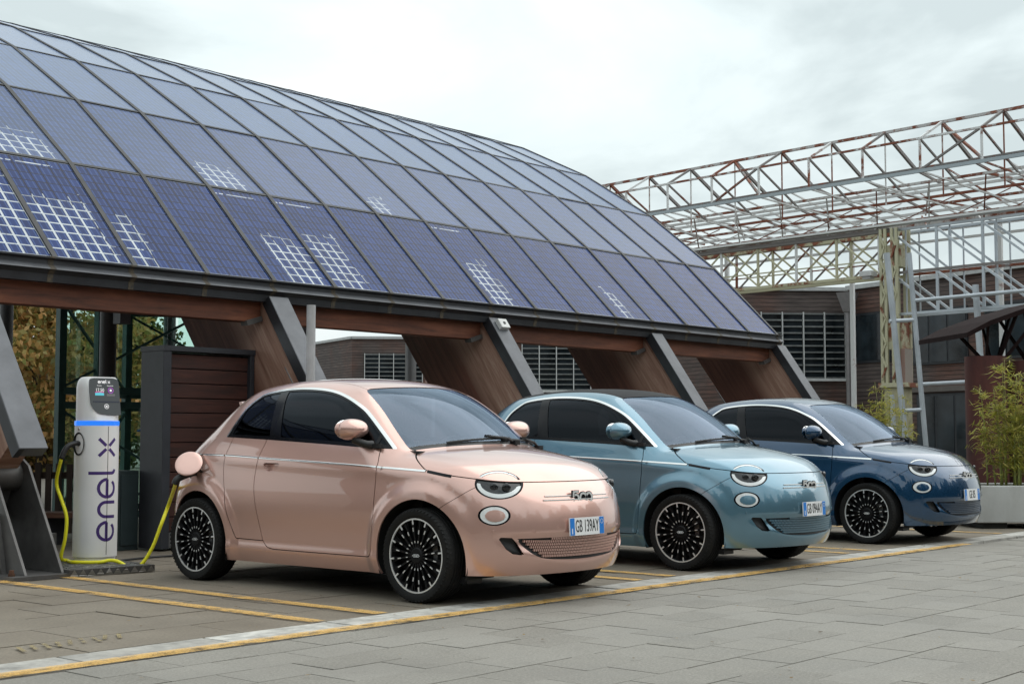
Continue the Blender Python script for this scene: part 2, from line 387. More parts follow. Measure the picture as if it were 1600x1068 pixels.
PATCH = {(0, 3): (.2, 1, .5, 1), (0, 4): (.42, 1.1, .72, 1), (0, 5): (.02, .84, .58, 1), (0, 6): (-.1, .34, .46, 0), (0, 8): (.30, .95, .46, 1), (0, 9): (.02, .66, .56, 1), (0, 12): (.10, .62, .50, 1), (0, 15): (.25, .5, .42, 0), (1, 5): (-.1, .85, .30, 0), (1, 8): (-.1, .74, .28, 0), (1, 11): (-.1, .45, .22, 0)}
pvm = MB().box((0, 0, -.012), (.772, 1.515, .024)).mesh('solar_panel')
for r_ in range(NR):
    (ya, za), (yb, zb) = PROF[r_], PROF[r_ + 1]; a = math.atan2(zb - za, yb - ya)
    for c_ in range(NC):
        o = link('solar_panel', pvm, PV, canopy); n_ = Vector((0, -math.sin(a), math.cos(a)))
        o.location = Vector((X0 + PW * (c_ + .5), (ya + yb) / 2, (za + zb) / 2)) + n_ * rng.uniform(-.002, .002); o.rotation_euler = (a + rng.uniform(-.004, .004), rng.uniform(-.003, .003), 0); o.color = PATCH.get((r_, c_), (2, -1, -1, 0))
def prof_off(d, k0=0, k1=8):
    out_ = []
    for k in range(k0, k1 + 1):
        a = R(ang[0]) if k == 0 else R(ang[NR - 1]) if k == NR else R((ang[k - 1] + ang[k]) / 2)
        out_.append((PROF[k][0] + d * math.sin(a), PROF[k][1] - d * math.cos(a)))
    return out_
fX = lambda p, q, t: (t, p, q)
for c_ in range(NC + 1):
    xc = X0 + PW * c_; up = prof_off(-.014); dn = prof_off(.075)
    m = MB()
    for k in range(NR):
        m.prism([up[k], up[k + 1], dn[k + 1], dn[k]], fX, xc - .026, xc + .026)
    m.obj('mullion', MULL, canopy)
for k in range(1, NR + 1):
    y, z = PROF[k]; a = R(ang[min(k, NR - 1)]); m = MB(); m.bar((X0, y + .022 * math.sin(a), z - .022 * math.cos(a)), (XE, y + .022 * math.sin(a), z - .022 * math.cos(a)), .042, .060, (0, -math.sin(a), math.cos(a))); m.obj('transom', MULL, canopy)
# eave channel, timber eave beam, ribs and legs
GP = [[(3.50, 2.600), (3.385, 2.628), (3.335, 2.618), (3.335, 2.604), (3.372, 2.600), (3.372, 2.555), (3.50, 2.545)], [(3.50, 2.545), (3.372, 2.555), (3.322, 2.520), (3.318, 2.508), (3.50, 2.500)], [(3.50, 2.500), (3.335, 2.505), (3.372, 2.470), (3.380, 2.402), (3.50, 2.402)]]
for poly, mm in zip(GP, (STEELD, STEELG, STEELD)): MB().prism(poly, fX, X0 - .12, XE + .06).obj('eave_channel', mm, canopy)
STAIN = mat('stained_joint', lambda b: b.bsdf(b.ramp(b.noise(b.world(), 26, 5, .7), [(.35, (.035, .033, .032)), (.65, (.105, .082, .050))]), .75))
for c_ in range(NC + 1):
    x = X0 + PW * c_ - .06; m = MB()
    for poly in GP: m.prism([(p - .0025, q + (.0015 if q > 2.6 else -.0015)) for p, q in poly], fX, x - .028, x + .028)
    m.obj('channel_joint', STAIN, canopy)
AX = Vector((0, .576, .817)); OUT = Vector((0, -.817, .576))
for fx in FX:
    for (ya, yb) in ((0, 1),):
        pass
    poly = [(2.40, 1.075), (3.49, 2.62), (4.95, 3.60), (5.30, 3.55), (5.05, 2.65), (4.17, 1.48), (3.42, .50), (3.16, .42)]
    MB().prism(poly, fX, fx - .10, fx + .10).obj('leg', FINW, canopy)
    up = prof_off(.08, 1, NR); dn = prof_off(.42, 1, NR); m = MB()
    for k in range(NR - 1): m.prism([up[k], up[k + 1], dn[k + 1], dn[k]], fX, fx - .095, fx + .095)
    m.obj('rib', BEAMW, canopy)
    # steel cap on the outer edge of the leg
    a = Vector((fx, 2.32, 1.02)); b_ = Vector((fx, 3.335, 2.46)); cn = OUT * -.055
    m = MB(); m.bar(a - AX * .05 + cn, b_ + cn, .245, .110, OUT); m.obj('leg_cap', STEELG, canopy, bevel=.006)
    m = MB(); m.bar(a - AX * .052 + cn * 1.16 + Vector((-.1, 0, 0)), b_ + cn * 1.16 + Vector((-.1, 0, 0)), .052, .119, OUT); m.obj('cap_flange', STEELD, canopy)
    # foot: two gusset plates, pin and base plate
    for s_ in (-1, 1): MB().prism([(2.10, .03), (3.62, .03), (3.02, .80), (2.92, .90), (2.76, .92), (2.62, .84)], fX, fx + s_ * .155 - .012, fx + s_ * .155 + .012).obj('foot_plate', STEELM, canopy, bevel=.003)
    MB().prism([(2.35, .03), (2.60, .03), (2.47, .48)], fX, fx - .21, fx - .17).obj('foot_rib', STEELM, canopy)
    MB().box((fx, 2.86, .015), (.60, 1.66, .03)).obj('base_plate', STEELM, canopy)
    MB().tube([(fx - .20, 2.80, .76), (fx + .20, 2.80, .76)], .12, 20).obj('pivot_pin', STEELM, canopy, 40); MB().tube([(fx - .225, 2.80, .76), (fx - .20, 2.80, .76)], .05, 12).obj('pin_nut', STEELD, canopy)
    MB().prism([(2.62, .98), (2.95, .42), (3.20, .56), (2.98, 1.10)], fX, fx - .12, fx + .12).obj('shoe', STEELM, canopy)
    for yy in (2.16, 2.42, 2.68):
        MB().lathe([(.001, .075), (.020, .075), (.020, .05), (.028, .05), (.028, .03)], 6, Matrix.Translation((fx - .24, yy, 0))).obj('anchor_bolt', plain('rusty_bolt', (.13, .065, .04), .7, .4, var=.4, scale=20), canopy)
for k in range(5):
    MB().box(((FX[k] + FX[k + 1]) / 2, 3.56, 2.315), (4 * PW - .22, .16, .225)).obj('eave_beam', BEAMW, canopy, bevel=.006)
    MB().bar((FX[k + 1] - .11, 3.50, 2.24), (FX[k + 1] - .30, 3.50, 2.185), .10, .05).obj('beam_bracket', STEELM, canopy)
# round steel columns carry the open rear edge
yb, zb = PROF[-1]
for fx in FX: MB().tube([(fx, yb - .35, 0), (fx, yb - .35, zb - .42)], .11, 18).obj('rear_column', plain('dark_grey_paint', (.055, .052, .055), .5), canopy, 40)
MB().box(((X0 + XE) / 2, yb - .1, zb - .22), (XE - X0, .14, .26)).obj('rear_beam', BEAMW, canopy)
lb = empty('sensor_box', (FX[3] - .0, 3.27, 2.36), 0, 'small white box fixed on the leaning steel leg above the light blue car', 'box')
Mx = Matrix.Rotation(R(-54.8), 4, 'X') 
MB().box((.02, 0, .03), (.15, .13, .06), Matrix.Rotation(R(54.8), 4, 'X')).obj('housing', plain('white_plastic', (.62, .62, .60), .5), lb, bevel=.008); MB().lathe([(.001, .008), (.018, .008), (.02, 0)], 16, Matrix.Rotation(R(54.8), 4, 'X') @ Matrix.Translation((.02, 0, .06))).obj('dome', BLACK, lb)
# ------------------------------------------------------------------ car body: one smooth field, cut into panels
def spl(pts):
    """natural cubic spline with linear extension, returns f(x)"""
    p=np.array(sorted(pts),float); x=p[:,0];y=p[:,1];n=len(x);h=np.diff(x)
    A=np.zeros((n,n));b=np.zeros(n);A[0,0]=A[-1,-1]=1
    for i in range(1,n-1):
        A[i,i-1]=h[i-1];A[i,i]=2*(h[i-1]+h[i]);A[i,i+1]=h[i];b[i]=6*((y[i+1]-y[i])/h[i]-(y[i]-y[i-1])/h[i-1])
    m=np.linalg.solve(A,b)
    s0=(y[1]-y[0])/h[0]-h[0]*m[1]/6; s1=(y[-1]-y[-2])/h[-1]+h[-1]*m[-2]/6
    def f(q):
        q=np.asarray(q,float); i=np.clip(np.searchsorted(x,q)-1,0,n-2)
        a=(x[i+1]-q)/h[i]; c=(q-x[i])/h[i]
        r=a*y[i]+c*y[i+1]+((a**3-a)*m[i]+(c**3-c)*m[i+1])*h[i]**2/6
        r=np.where(q<x[0],y[0]+s0*(q-x[0]),r); return np.where(q>x[-1],y[-1]+s1*(q-x[-1]),r)
    return f
def sstep(a,b,x):
    t=np.clip((x-a)/(b-a),0,1); return t*t*(3-2*t)
def smax(a,b,k):
    h=np.maximum(k-np.abs(a-b),0)/k; return np.maximum(a,b)+h*h*k*.25
hood_c=spl([(.9,1.04),(1.05,1.022),(1.2,1.0),(1.4,.966),(1.6,.912),(1.72,.857),(1.80,.798),(1.88,.72),(1.95,.62)])
roof_c=spl([(-1.75,1.10),(-1.5,1.255),(-1.3,1.345),(-1.1,1.405),(-.85,1.453),(-.55,1.488),(-.25,1.501),(.05,1.492),(.28,1.466),(.48,1.415),(.7,1.315),(.95,1.155),(1.2,.975),(1.5,.75)])
nose_x=spl([(.10,1.76),(.2,1.845),(.3,1.890),(.42,1.902),(.55,1.892),(.65,1.868),(.74,1.835),(.82,1.79),(.9,1.73),(1.1,1.5)])
tail_x=spl([(.1,-1.62),(.25,-1.70),(.4,-1.735),(.55,-1.74),(.7,-1.71),(.85,-1.64),(.96,-1.54),(1.1,-1.38),(1.2,-1.27),(1.3,-1.16),(1.4,-1.04),(1.5,-.91)])
side_w=spl([(.1,.745),(.2,.785),(.3,.808),(.45,.824),(.6,.829),(.75,.825),(.86,.817),(.95,.803),(1.03,.782),(1.12,.752),(1.22,.709),(1.32,.657),(1.42,.590),(1.5,.52)])
WX=1.161;WZ=.302
def field(x,y,z):
    w=np.abs(y)
    # sides
    W=side_w(z)
    W=W-.035*np.clip(x-.3,0,None)**2*sstep(.0,1.2,x) - .040*np.clip(-x-.2,0,None)**2
    W=W-sstep(.98,1.35,z)*.07*np.clip(-x-.35,0,None)
    for s in (1,-1):
        r=np.hypot(x-s*WX,z-WZ)
        W=W+.026*(1-sstep(.40,.50,r))*sstep(.0,.2,z)
    # subtle belt crease along the chrome line and door hollow
    zc=.868-.036*(x-.78)
    W=W+.006*np.exp(-((z-zc+.02)/.05)**2)
    W=W-.010*np.exp(-((z-.42)/.11)**2)*sstep(.95,.65,np.abs(x))
    W=W+.010*sstep(.33,.25,z)*sstep(1.0,.8,np.abs(x))
    ds=(w-W)*.97
    hood=hood_c(x+.10*w*w)-.14*w**2-.10*w**6
    rx=x+.44*w*w*sstep(-.3,.6,x)-.18*w*w*sstep(-.4,-1.2,x)
    roof=roof_c(rx)-.11*w*w-.10*w**4
    k=.05; hh=np.maximum(k-np.abs(hood-roof),0)/k
    T=np.maximum(hood,roof)+hh*hh*k*.25
    dT=(z-T)*np.where(roof>hood,.82,.93)
    zl=.250+.30*w*w
    ledge=.022*sstep(-.01,.065,z-zl)*(1-sstep(.41,.47,z))*(1-sstep(.54,.68,w))
    ledge=ledge+.007*(1-sstep(.625,.650,z))*sstep(.44,.60,z)*0
    df=(x-(nose_x(z)-ledge-.33*w*w-.92*w**6))*.85
    dr=((tail_x(z)+(.18+.12*sstep(.9,1.2,z))*w*w+.42*w**6+.35*w**6*sstep(.6,.95,z))-x)*.85
    d=smax(ds,dT,.10)
    d=smax(d,df,.10)
    d=smax(d,dr,.14)
    # lower lip: bumper undercut below
    return d
def grad(P,h=1e-3):
    g=np.zeros_like(P)
    for i in range(3):
        e=np.zeros(3);e[i]=h
        a=P+e;b=P-e
        g[:,i]=(field(a[:,0],a[:,1],a[:,2])-field(b[:,0],b[:,1],b[:,2]))/(2*h)
    return g
def surface(h=.015,zmin=.17):
    xs=np.arange(-1.80,2.0,h);ys=np.arange(-.93,.93+h/2,h);zs=np.arange(zmin,1.56,h)
    X,Y,Z=np.meshgrid(xs,ys,zs,indexing='ij')
    F=field(X,Y,Z); S=F<0
    nx,ny,nz=F.shape
    c=np.zeros((nx-1,ny-1,nz-1),int)
    for i in (0,1):
        for j in (0,1):
            for k in (0,1): c+=S[i:nx-1+i,j:ny-1+j,k:nz-1+k]
    act=(c>0)&(c<8)
    idx=-np.ones(act.shape,int); ii=np.argwhere(act); idx[act]=np.arange(len(ii))
    P=np.stack([xs[ii[:,0]],ys[ii[:,1]],zs[ii[:,2]]],1)+h/2
    for it in range(8):
        g=grad(P); f=field(P[:,0],P[:,1],P[:,2])
        step=g*(f/np.maximum((g*g).sum(1),1e-3))[:,None]
        n=np.linalg.norm(step,axis=1); step*=np.minimum(1,.03/np.maximum(n,1e-9))[:,None]
        P=P-step
    quads=[]
    # edges along axis with sign change -> quad
    for ax in range(3):
        sl=[slice(None)]*3; sl2=[slice(None)]*3; sl[ax]=slice(0,-1); sl2[ax]=slice(1,None)
        A=S[tuple(sl)];B=S[tuple(sl2)]
        ch=np.argwhere(A!=B)
        o=[a for a in range(3) if a!=ax]
        ok=(ch[:,o[0]]>0)&(ch[:,o[1]]>0)&(ch[:,o[0]]<F.shape[o[0]]-1)&(ch[:,o[1]]<F.shape[o[1]]-1)
        ch=ch[ok]; 
        def cell(d0,d1):
            q=ch.copy(); q[:,o[0]]+=d0; q[:,o[1]]+=d1; return idx[q[:,0],q[:,1],q[:,2]]
        q=np.stack([cell(-1,-1),cell(0,-1),cell(0,0),cell(-1,0)],1)
        flip=A[ch[:,0],ch[:,1],ch[:,2]]
        if ax==1: flip=~flip
        q[~flip]=q[~flip][:,::-1]
        quads.append(q[(q>=0).all(1)])
    Q=np.concatenate(quads)
    T=np.concatenate([Q[:,[0,1,2]],Q[:,[0,2,3]]])
    N=grad(P);N/=np.linalg.norm(N,axis=1)[:,None]
    return P,N,T
def clip(M,g):
    """split (P,N,T) by scalar g: returns (g<0 part, g>=0 part)"""
    P,N,T=M; g=np.where(np.abs(g)<1e-7,1e-7,g)
    s=(g<0); cnt=s[T].sum(1)
    one=T[cnt==1]; two=T[cnt==2]
    def roll(t,val):
        if not len(t): return t
        k=np.argmax(s[t]==val,axis=1); r=np.arange(len(t)); return np.stack([t[r,k],t[r,(k+1)%3],t[r,(k+2)%3]],1)
    one=roll(one,True); two=roll(two,False); A=np.concatenate([one,two])
    base=len(P)
    if len(A):
        e=np.concatenate([A[:,[0,1]],A[:,[0,2]]]); e=np.sort(e,1); key=e[:,0].astype(np.int64)*10**8+e[:,1]
        uq,first,inv=np.unique(key,return_index=True,return_inverse=True); e0=e[first,0];e1=e[first,1]
        u=(g[e0]/(g[e0]-g[e1]))[:,None]; n=N[e0]*(1-u)+N[e1]*u
        PP=np.concatenate([P,P[e0]*(1-u)+P[e1]*u]); NN=np.concatenate([N,n/np.linalg.norm(n,axis=1)[:,None]])
        m=len(A); p=base+inv[:m]; q=base+inv[m:]; k=len(one)
        tip=np.stack([A[:,0],p,q],1); r1=np.stack([p,A[:,1],A[:,2]],1); r2=np.stack([p,A[:,2],q],1)
        ti=np.concatenate([tip[:k],r1[k:],r2[k:]]); to=np.concatenate([tip[k:],r1[:k],r2[:k]])
    else: PP,NN,ti,to=P,N,np.zeros((0,3),int),np.zeros((0,3),int)
    def pack(T2):
        used=np.unique(T2); m=-np.ones(len(PP),int); m[used]=np.arange(len(used)); return PP[used],NN[used],m[T2]
    return pack(np.concatenate([T[cnt==3],ti])),pack(np.concatenate([T[cnt==0],to]))
def sd_poly(px, pz, poly):
    """signed distance to a closed 2D outline, negative inside"""
    P = np.array(poly, float); Q = np.roll(P, -1, 0); best = np.full(len(px), 1e9); ins = np.zeros(len(px), bool)
    for (ax, az), (bx, bz) in zip(P, Q):
        ex, ez = bx - ax, bz - az
        t = np.clip(((px - ax) * ex + (pz - az) * ez) / (ex * ex + ez * ez + 1e-12), 0, 1)
        best = np.minimum(best, np.hypot(px - ax - t * ex, pz - az - t * ez))
        c = ((az > pz) != (bz > pz)) & (px < (bx - ax) * (pz - az) / (bz - az + 1e-15) + ax); ins ^= c
    return np.where(ins, -best, best)
def d_line(px, pz, pts):
    best = np.full(len(px), 1e9)
    for (ax, az), (bx, bz) in zip(pts[:-1], pts[1:]):
        ex, ez = bx - ax, bz - az
        t = np.clip(((px - ax) * ex + (pz - az) * ez) / (ex * ex + ez * ez + 1e-12), 0, 1)
        best = np.minimum(best, np.hypot(px - ax - t * ex, pz - az - t * ez))
    return best
def smooth_pts(pts, n=6, closed=False):
    """Catmull-Rom through the points"""
    P = [np.array(q, float) for q in pts]; out_ = []; m = len(P)
    rngi = range(m if closed else m - 1)
    for i in rngi:
        a = P[(i - 1) % m] if closed or i > 0 else P[i]; b = P[i]; c = P[(i + 1) % m]; d = P[(i + 2) % m] if closed or i + 2 < m else P[(i + 1) % m]
        for k in range(n):
            t = k / n; out_.append(tuple(.5 * ((2 * b) + (-a + c) * t + (2 * a - 5 * b + 4 * c - d) * t * t + (-a + 3 * b - 3 * c + d) * t ** 3)))
    if not closed: out_.append(tuple(P[-1]))
    return out_
def coords(M): P = M[0]; return P[:, 0], P[:, 1], P[:, 2], np.abs(P[:, 1])
def join(L):
    L = [m for m in L if len(m[2])]; off = 0; Ps = []; Ns = []; Ts = []
    for P, N, T in L: Ps.append(P); Ns.append(N); Ts.append(T + off); off += len(P)
    return np.concatenate(Ps), np.concatenate(Ns), np.concatenate(Ts)
def weld_boundary(T):
    E = np.concatenate([T[:, [0, 1]], T[:, [1, 2]], T[:, [2, 0]]]); s_ = np.sort(E, 1)
    key = s_[:, 0].astype(np.int64) * 10 ** 7 + s_[:, 1]; u_, inv, cnt = np.unique(key, return_inverse=True, return_counts=True)
    return E[cnt[inv] == 1]
def thick(M, t=.012):
    """give a cut panel its folded edge"""
    P, N, T = M
    if not len(T): return M
    E = weld_boundary(T)
    a, b = P[E[:, 0]], P[E[:, 1]]; ai = a - N[E[:, 0]] * t; bi = b - N[E[:, 1]] * t
    n = np.cross(b - a, N[E[:, 0]]); n /= np.maximum(np.linalg.norm(n, axis=1), 1e-9)[:, None]
    k = len(P); m = len(E); idx = np.arange(m)
    T2 = np.concatenate([np.stack([k + idx, k + 2 * m + idx, k + m + idx], 1), np.stack([k + m + idx, k + 2 * m + idx, k + 3 * m + idx], 1)])
    return np.concatenate([P, a, b, ai, bi]), np.concatenate([N, n, n, n, n]), np.concatenate([T, T2])
def inset(M, d): return M[0] - M[1] * (d if np.isscalar(d) else np.asarray(d)[:, None]), M[1], M[2]
def car_mesh(name, M, edge=.012):
    P, N, T = thick(M, edge) if edge else M
    return mesh_from(name, P, T, True, N)

# ---- panel outlines (side view x,z / front view y,z), metres
WIN_TOP = smooth_pts([(-.905, 1.064), (-.86, 1.175), (-.814, 1.277), (-.723, 1.358), (-.637, 1.396), (-.397, 1.420), (-.165, 1.422), (.079, 1.401), (.272, 1.356), (.458, 1.280), (.578, 1.206), (.72, 1.10), (.865, .984)], 5)
WIN_BOT = [(.865, .984), (.747, .987), (.322, 1.011), (-.388, 1.045), (-.905, 1.062)]
WIN = WIN_TOP + WIN_BOT[1:-1]
DOOR = smooth_pts([(-.392, 1.10), (-.399, 1.039), (-.444, .915), (-.481, .717), (-.441, .485), (-.400, .345)], 5) + smooth_pts([(-.394, .327), (-.345, .285), (-.268, .272)], 5) + [(0, .271), (.69, .271)] + \
       smooth_pts([(.715, .275), (.735, .30), (.75, .42), (.764, .634), (.782, .862), (.770, .95), (.752, 1.05)], 5)
HALF = smooth_pts([(-.80, 1.12), (-.811, 1.044), (-.848, .92), (-.855, .798), (-.812, .588), (-.707, .344), (-.695, .33)], 5)
SILL = [(-.80, .330), (-.40, .327)]
HZ = spl([(1.0, .958), (1.194, .852), (1.25, .842), (1.391, .819), (1.532, .800), (1.70, .778), (1.79, .775), (1.90, .775)])
def hood_line(x): return np.where(x < 1.194, .989 + (x - .934) * (.852 - .989) / .26, HZ(x))
def hood_q(x, w_): # >0 on the hood side of the cowl valley
    hood = hood_c(x + .10 * w_ * w_) - .14 * w_ ** 2 - .10 * w_ ** 6
    roof = roof_c(x + .44 * w_ * w_) - .11 * w_ * w_ - .10 * w_ ** 4
    return hood - roof
WS = smooth_pts([(-.66, .90), (-.645, 1.0), (-.615, 1.13), (-.575, 1.25), (-.535, 1.355), (-.50, 1.393), (-.42, 1.408), (-.2, 1.420), (0, 1.423), (.2, 1.420), (.42, 1.408), (.50, 1.393), (.535, 1.355), (.575, 1.25), (.615, 1.13), (.645, 1.0), (.66, .90)], 4)
def tz(M):
    x, y, z, w_ = coords(M); return (x - w_) * .70711, z          # coordinate along the front corner
def rho(M, c, a, b):
    t, z = tz(M); return np.hypot((t - c[0]) / a, (z - c[1]) / b)
HL = ((.762, .765), .157, .094); HB = ((.756, .757), .158, .092); FOG = ((.727, .571), .104, .063)

def build_panels():
    D = {}
    M = surface(.0155, .12)
    x, y, z, w_ = coords(M)
    low = .168 + .022 * sstep(1.25, 1.5, x) + .03 * sstep(-1.3, -1.6, x)
    _, M = clip(M, z - low)
    for s_ in (1, -1):
        x, y, z, w_ = coords(M); _, M = clip(M, np.hypot(x - s_ * WX, z - WZ) - .362)
    # side windows
    x, y, z, w_ = coords(M)
    ysep = .67 - (z - 1.0) * .333
    W_, M = clip(M, np.maximum(sd_poly(x, z, WIN), (ysep - w_) * (x > .25) - 9 * (x <= .25)))
    x, y, z, w_ = coords(W_); D['window_trim'], W_ = clip(W_, d_line(x, z, WIN_TOP) - .0155)
    x, y, z, w_ = coords(W_); B1, W_ = clip(W_, d_line(x, z, WIN_TOP) - .026)
    x, y, z, w_ = coords(W_); B2, W_ = clip(W_, d_line(x, z, WIN_BOT) - .026)
    x, y, z, w_ = coords(W_)
    def slant(x0, x1): return x - (x0 + (x1 - x0) * (z - 1.05) / .36)
    B3, W_ = clip(W_, np.maximum(slant(-.25, -.38), -slant(-.375, -.475)))
    x, y, z, w_ = coords(W_); B4, W_ = clip(W_, np.abs(x - (-.86 + .055 * (z - 1.06) / .21)) - .012)
    x, y, z, w_ = coords(W_); B5, W_ = clip(W_, np.abs(x - .715) - .012)   # quarter light bar
    D['window_frame'] = inset(join([B1, B2, B4, B5]), .003); D['pillar_trim'] = inset(B3, .002)
    x, y, z, w_ = coords(W_); Q_, Dw = clip(W_, x + .33)
    for nm, mm in (('quarter_window', Q_), ('door_window', Dw)):
        rt, lf = clip(mm, mm[0][:, 1]); D[nm + '_r'] = inset(rt, .007); D[nm + '_l'] = inset(lf, .007)
    # windscreen and cowl
    x, y, z, w_ = coords(M); q = hood_q(x, w_)
    g = np.maximum(sd_poly(y, z, WS), (.15 - x)); g = np.maximum(g, q - .004)
    g = np.where(z < .96, np.maximum(g, .02), g)
    G_, M = clip(M, g)
    x, y, z, w_ = coords(G_); q = hood_q(x, w_); C_, G_ = clip(G_, -(q + .022)); D['cowl'] = C_
    D['windscreen'] = inset(G_, .004)
    x, y, z, w_ = coords(G_); Bk, _ = clip(G_, -(sd_poly(y, z, WS) + .030)); D['windscreen_border'] = inset(Bk, .0065)
    # rear window, tail lamps
    x, y, z, w_ = coords(M); RW = smooth_pts([(-.50, 1.06), (-.44, 1.27), (0, 1.31), (.44, 1.27), (.50, 1.06), (0, 1.03)], 6, True)
    G_, M = clip(M, np.maximum(sd_poly(y, z, RW), x + .85)); D['rear_window'] = inset(G_, .005)
    x, y, z, w_ = coords(M)
    for sgn, nm in ((-1, 'tail_r'), (1, 'tail_l')):
        x, y, z, w_ = coords(M)
        e = np.hypot((y - sgn * .60) / .085, (z - .80) / .13) - 1
        T_, M = clip(M, np.maximum(e * .08, x + 1.0)); D[nm] = inset(T_, .003)
    # hood
    cut = []
    x, y, z, w_ = coords(M); q = hood_q(x, w_)
    gh = np.minimum(z - hood_line(x), np.minimum(q + .01, (x - .93)))
    H_, M = clip(M, -(gh - .003)); x, y, z, w_ = coords(M); q = hood_q(x, w_)
    gh = np.minimum(z - hood_line(x), np.minimum(q + .01, (x - .93)))
    c_, M = clip(M, -(gh + .003)); cut.append(c_)
    # brow lights on the hood
    r_ = rho(H_, *HB); x, y, z, w_ = coords(H_); zl = z - hood_line(x)
    t_, _z = tz(H_)
    br = np.maximum(np.maximum((r_ - 1.0) * .09, (  .83 + .06 * np.abs((t_ - .74) / .14) ** 2 - r_) * .09), .013 - zl); br = np.where(x < 1.3, .1, br)
    A_, H_ = clip(H_, br)
    x, y, z, w_ = coords(A_); r_ = rho(A_, *HB); t_, _z = tz(A_)
    Bz, Lt = clip(A_, np.maximum(r_ * 0 - 1, -np.minimum(1 - r_ - .035, r_ - (  .83 + .06 * np.abs((t_ - .74) / .14) ** 2) - .02)) * 1.0)
    # clip keeps negative side first: light strip is where the min() is positive
    D['brow_light'] = Bz; D['brow_bezel'] = Lt
    D['hood'] = H_
    # roof skin between the side seams
    x, y, z, w_ = coords(M)
    gr = np.maximum(np.maximum(w_ - (.495 + .02 * np.clip(-x, 0, 1)), 1.12 - z), x - 1.0)
    gr = np.maximum(gr, -1.09 - x + .0)
    R_, M = clip(M, gr + .002); x, y, z, w_ = coords(M)
    gr = np.maximum(np.maximum(w_ - (.495 + .02 * np.clip(-x, 0, 1)), 1.12 - z), x - 1.0); gr = np.maximum(gr, -1.09 - x)
    c_, M = clip(M, gr - .0015); cut.append(c_); D['roof'] = R_
    # head lamps and round lower lamps
    for key, (pc, pa, pb) in (('head', HL), ('fog', FOG)):
        x, y, z, w_ = coords(M); r_ = rho(M, pc, pa, pb)
        L_, M = clip(M, np.where((x > 1.3) & (z < .9), (r_ - 1) * .1, .1))
        for sgn, sfx in ((-1, '_r'), (1, '_l')):
            h_, _o = clip(L_, -sgn * L_[0][:, 1] * 1.0)
            r2 = rho(h_, pc, pa, pb)
            bez, inn = clip(h_, ((.91 if key == 'head' else .87) - r2))
            x, y, z, w_ = coords(inn); r2 = rho(inn, pc, pa, pb)
            if key == 'head':
                r3 = rho(inn, (pc[0], pc[1] + .008), pa * .77, pb * .72)
                top = hood_line(x) - .022 - z
                core, ring = clip(inn, np.minimum((r3 - 1), top * 8))
            else:
                r3 = rho(inn, (pc[0] + .006, pc[1] - .002), pa * .62, pb * .58); core, ring = clip(inn, r3 - 1)
            D[key + '_bezel' + sfx] = inset(bez, .002); D[key + '_ring' + sfx] = inset(ring, .003)
            D[key + '_core' + sfx] = inset(core, .010 if key == 'head' else -.001)
    # front bumper: grille, vents, seam with the wing
    x, y, z, w_ = coords(M)
    GR = smooth_pts([(-.535, .424), (-.50, .375), (-.42, .315), (-.30, .288), (0, .276), (.30, .288), (.42, .315), (.50, .375), (.535, .424)], 5)
    G_, M = clip(M, np.where(x > 1.4, sd_poly(y, z, GR), .1)); D['grille_panel'] = inset(G_, .016)
    x, y, z, w_ = coords(M); t_, _z = tz(M)
    VT = [(.745, .436), (.838, .430), (.868, .40), (.922, .318), (.845, .328), (.80, .36)]
    V_, M = clip(M, np.where((x > 1.3), sd_poly(t_, z, VT), .1)); D['vent'] = inset(V_, .03)
    def seam(mm): 
        x, y, z, w_ = coords(mm); return np.where(x > .9, (x - (1.365 + (z - .619) * (.191 / .123))) * .54, -1)
    x, y, z, w_ = coords(M); g = np.where((z < hood_line(x) + .002), seam(M), -1)
    rest, bump = clip(M, g)
    rest, c_ = clip(rest, seam(rest) + .0035); cut.append(c_)
    D['front_bumper'] = bump
    # doors
    M = rest
    x, y, z, w_ = coords(M); sdd = sd_poly(x, z, DOOR); sdd = np.where(w_ > .5, sdd, .5)
    sdd = np.where(z > 1.07, .5, sdd)
    dr, M = clip(M, sdd + .003)
    x, y, z, w_ = coords(M); sdd = np.where((w_ > .5) & (z < 1.07), sd_poly(x, z, DOOR), .5)
    c_, M = clip(M, sdd - .003); cut.append(c_)
    # door handles scooped out of the door skin
    x, y, z, w_ = coords(dr)
    hr = np.maximum(np.hypot((x + .295) / .088, (z - .882) / .068) - 1, (z - .880) * 12)
    hp, dr = clip(dr, hr * .06)
    x, y, z, w_ = coords(hp); dep = .052 * np.sqrt(np.clip(1 - np.hypot((x + .295) / .088, (z - .882) / .068) ** 2, 0, 1)) + .001
    D['handle'] = inset(hp, dep)
    for sgn, sfx in ((-1, '_r'), (1, '_l')):
        D['door' + sfx], _ = clip(dr, -sgn * dr[0][:, 1]); D['handle' + sfx], _ = clip(D['handle'], -sgn * D['handle'][0][:, 1])
    D['seams'] = inset(join(cut), .008)
    D['body'] = M
    # third-door variant of the body: the small rear-hinged door on the right
    x, y, z, w_ = coords(M)
    HP = HALF + SILL[1:] + [(-.2, .327), (-.2, 1.12)]
    hs = lambda mm: np.where((mm[0][:, 1] < -.5) & (mm[0][:, 2] < 1.09), sd_poly(mm[0][:, 0], mm[0][:, 2], HP), .5)
    a_, M3 = clip(M, hs(M) + .003); c_, M3 = clip(M3, hs(M3) - .003); D['body_three'] = M3; D['half_door'] = a_; D['half_seam'] = inset(c_, .008)
    for k in ('window_trim', 'window_frame', 'pillar_trim', 'brow_light', 'brow_bezel', 'vent'):
        D[k + '_r'], D[k + '_l'] = clip(D[k], D[k][0][:, 1]); del D[k]
    return D
PAN = build_panels()
PM = {k: car_mesh(k, m, 0 if k in ('seams', 'half_seam', 'windscreen_border', 'cowl') else (.02 if k[:4] == 'vent' or k == 'grille_panel' else .012)) for k, m in PAN.items() if len(m[2])}
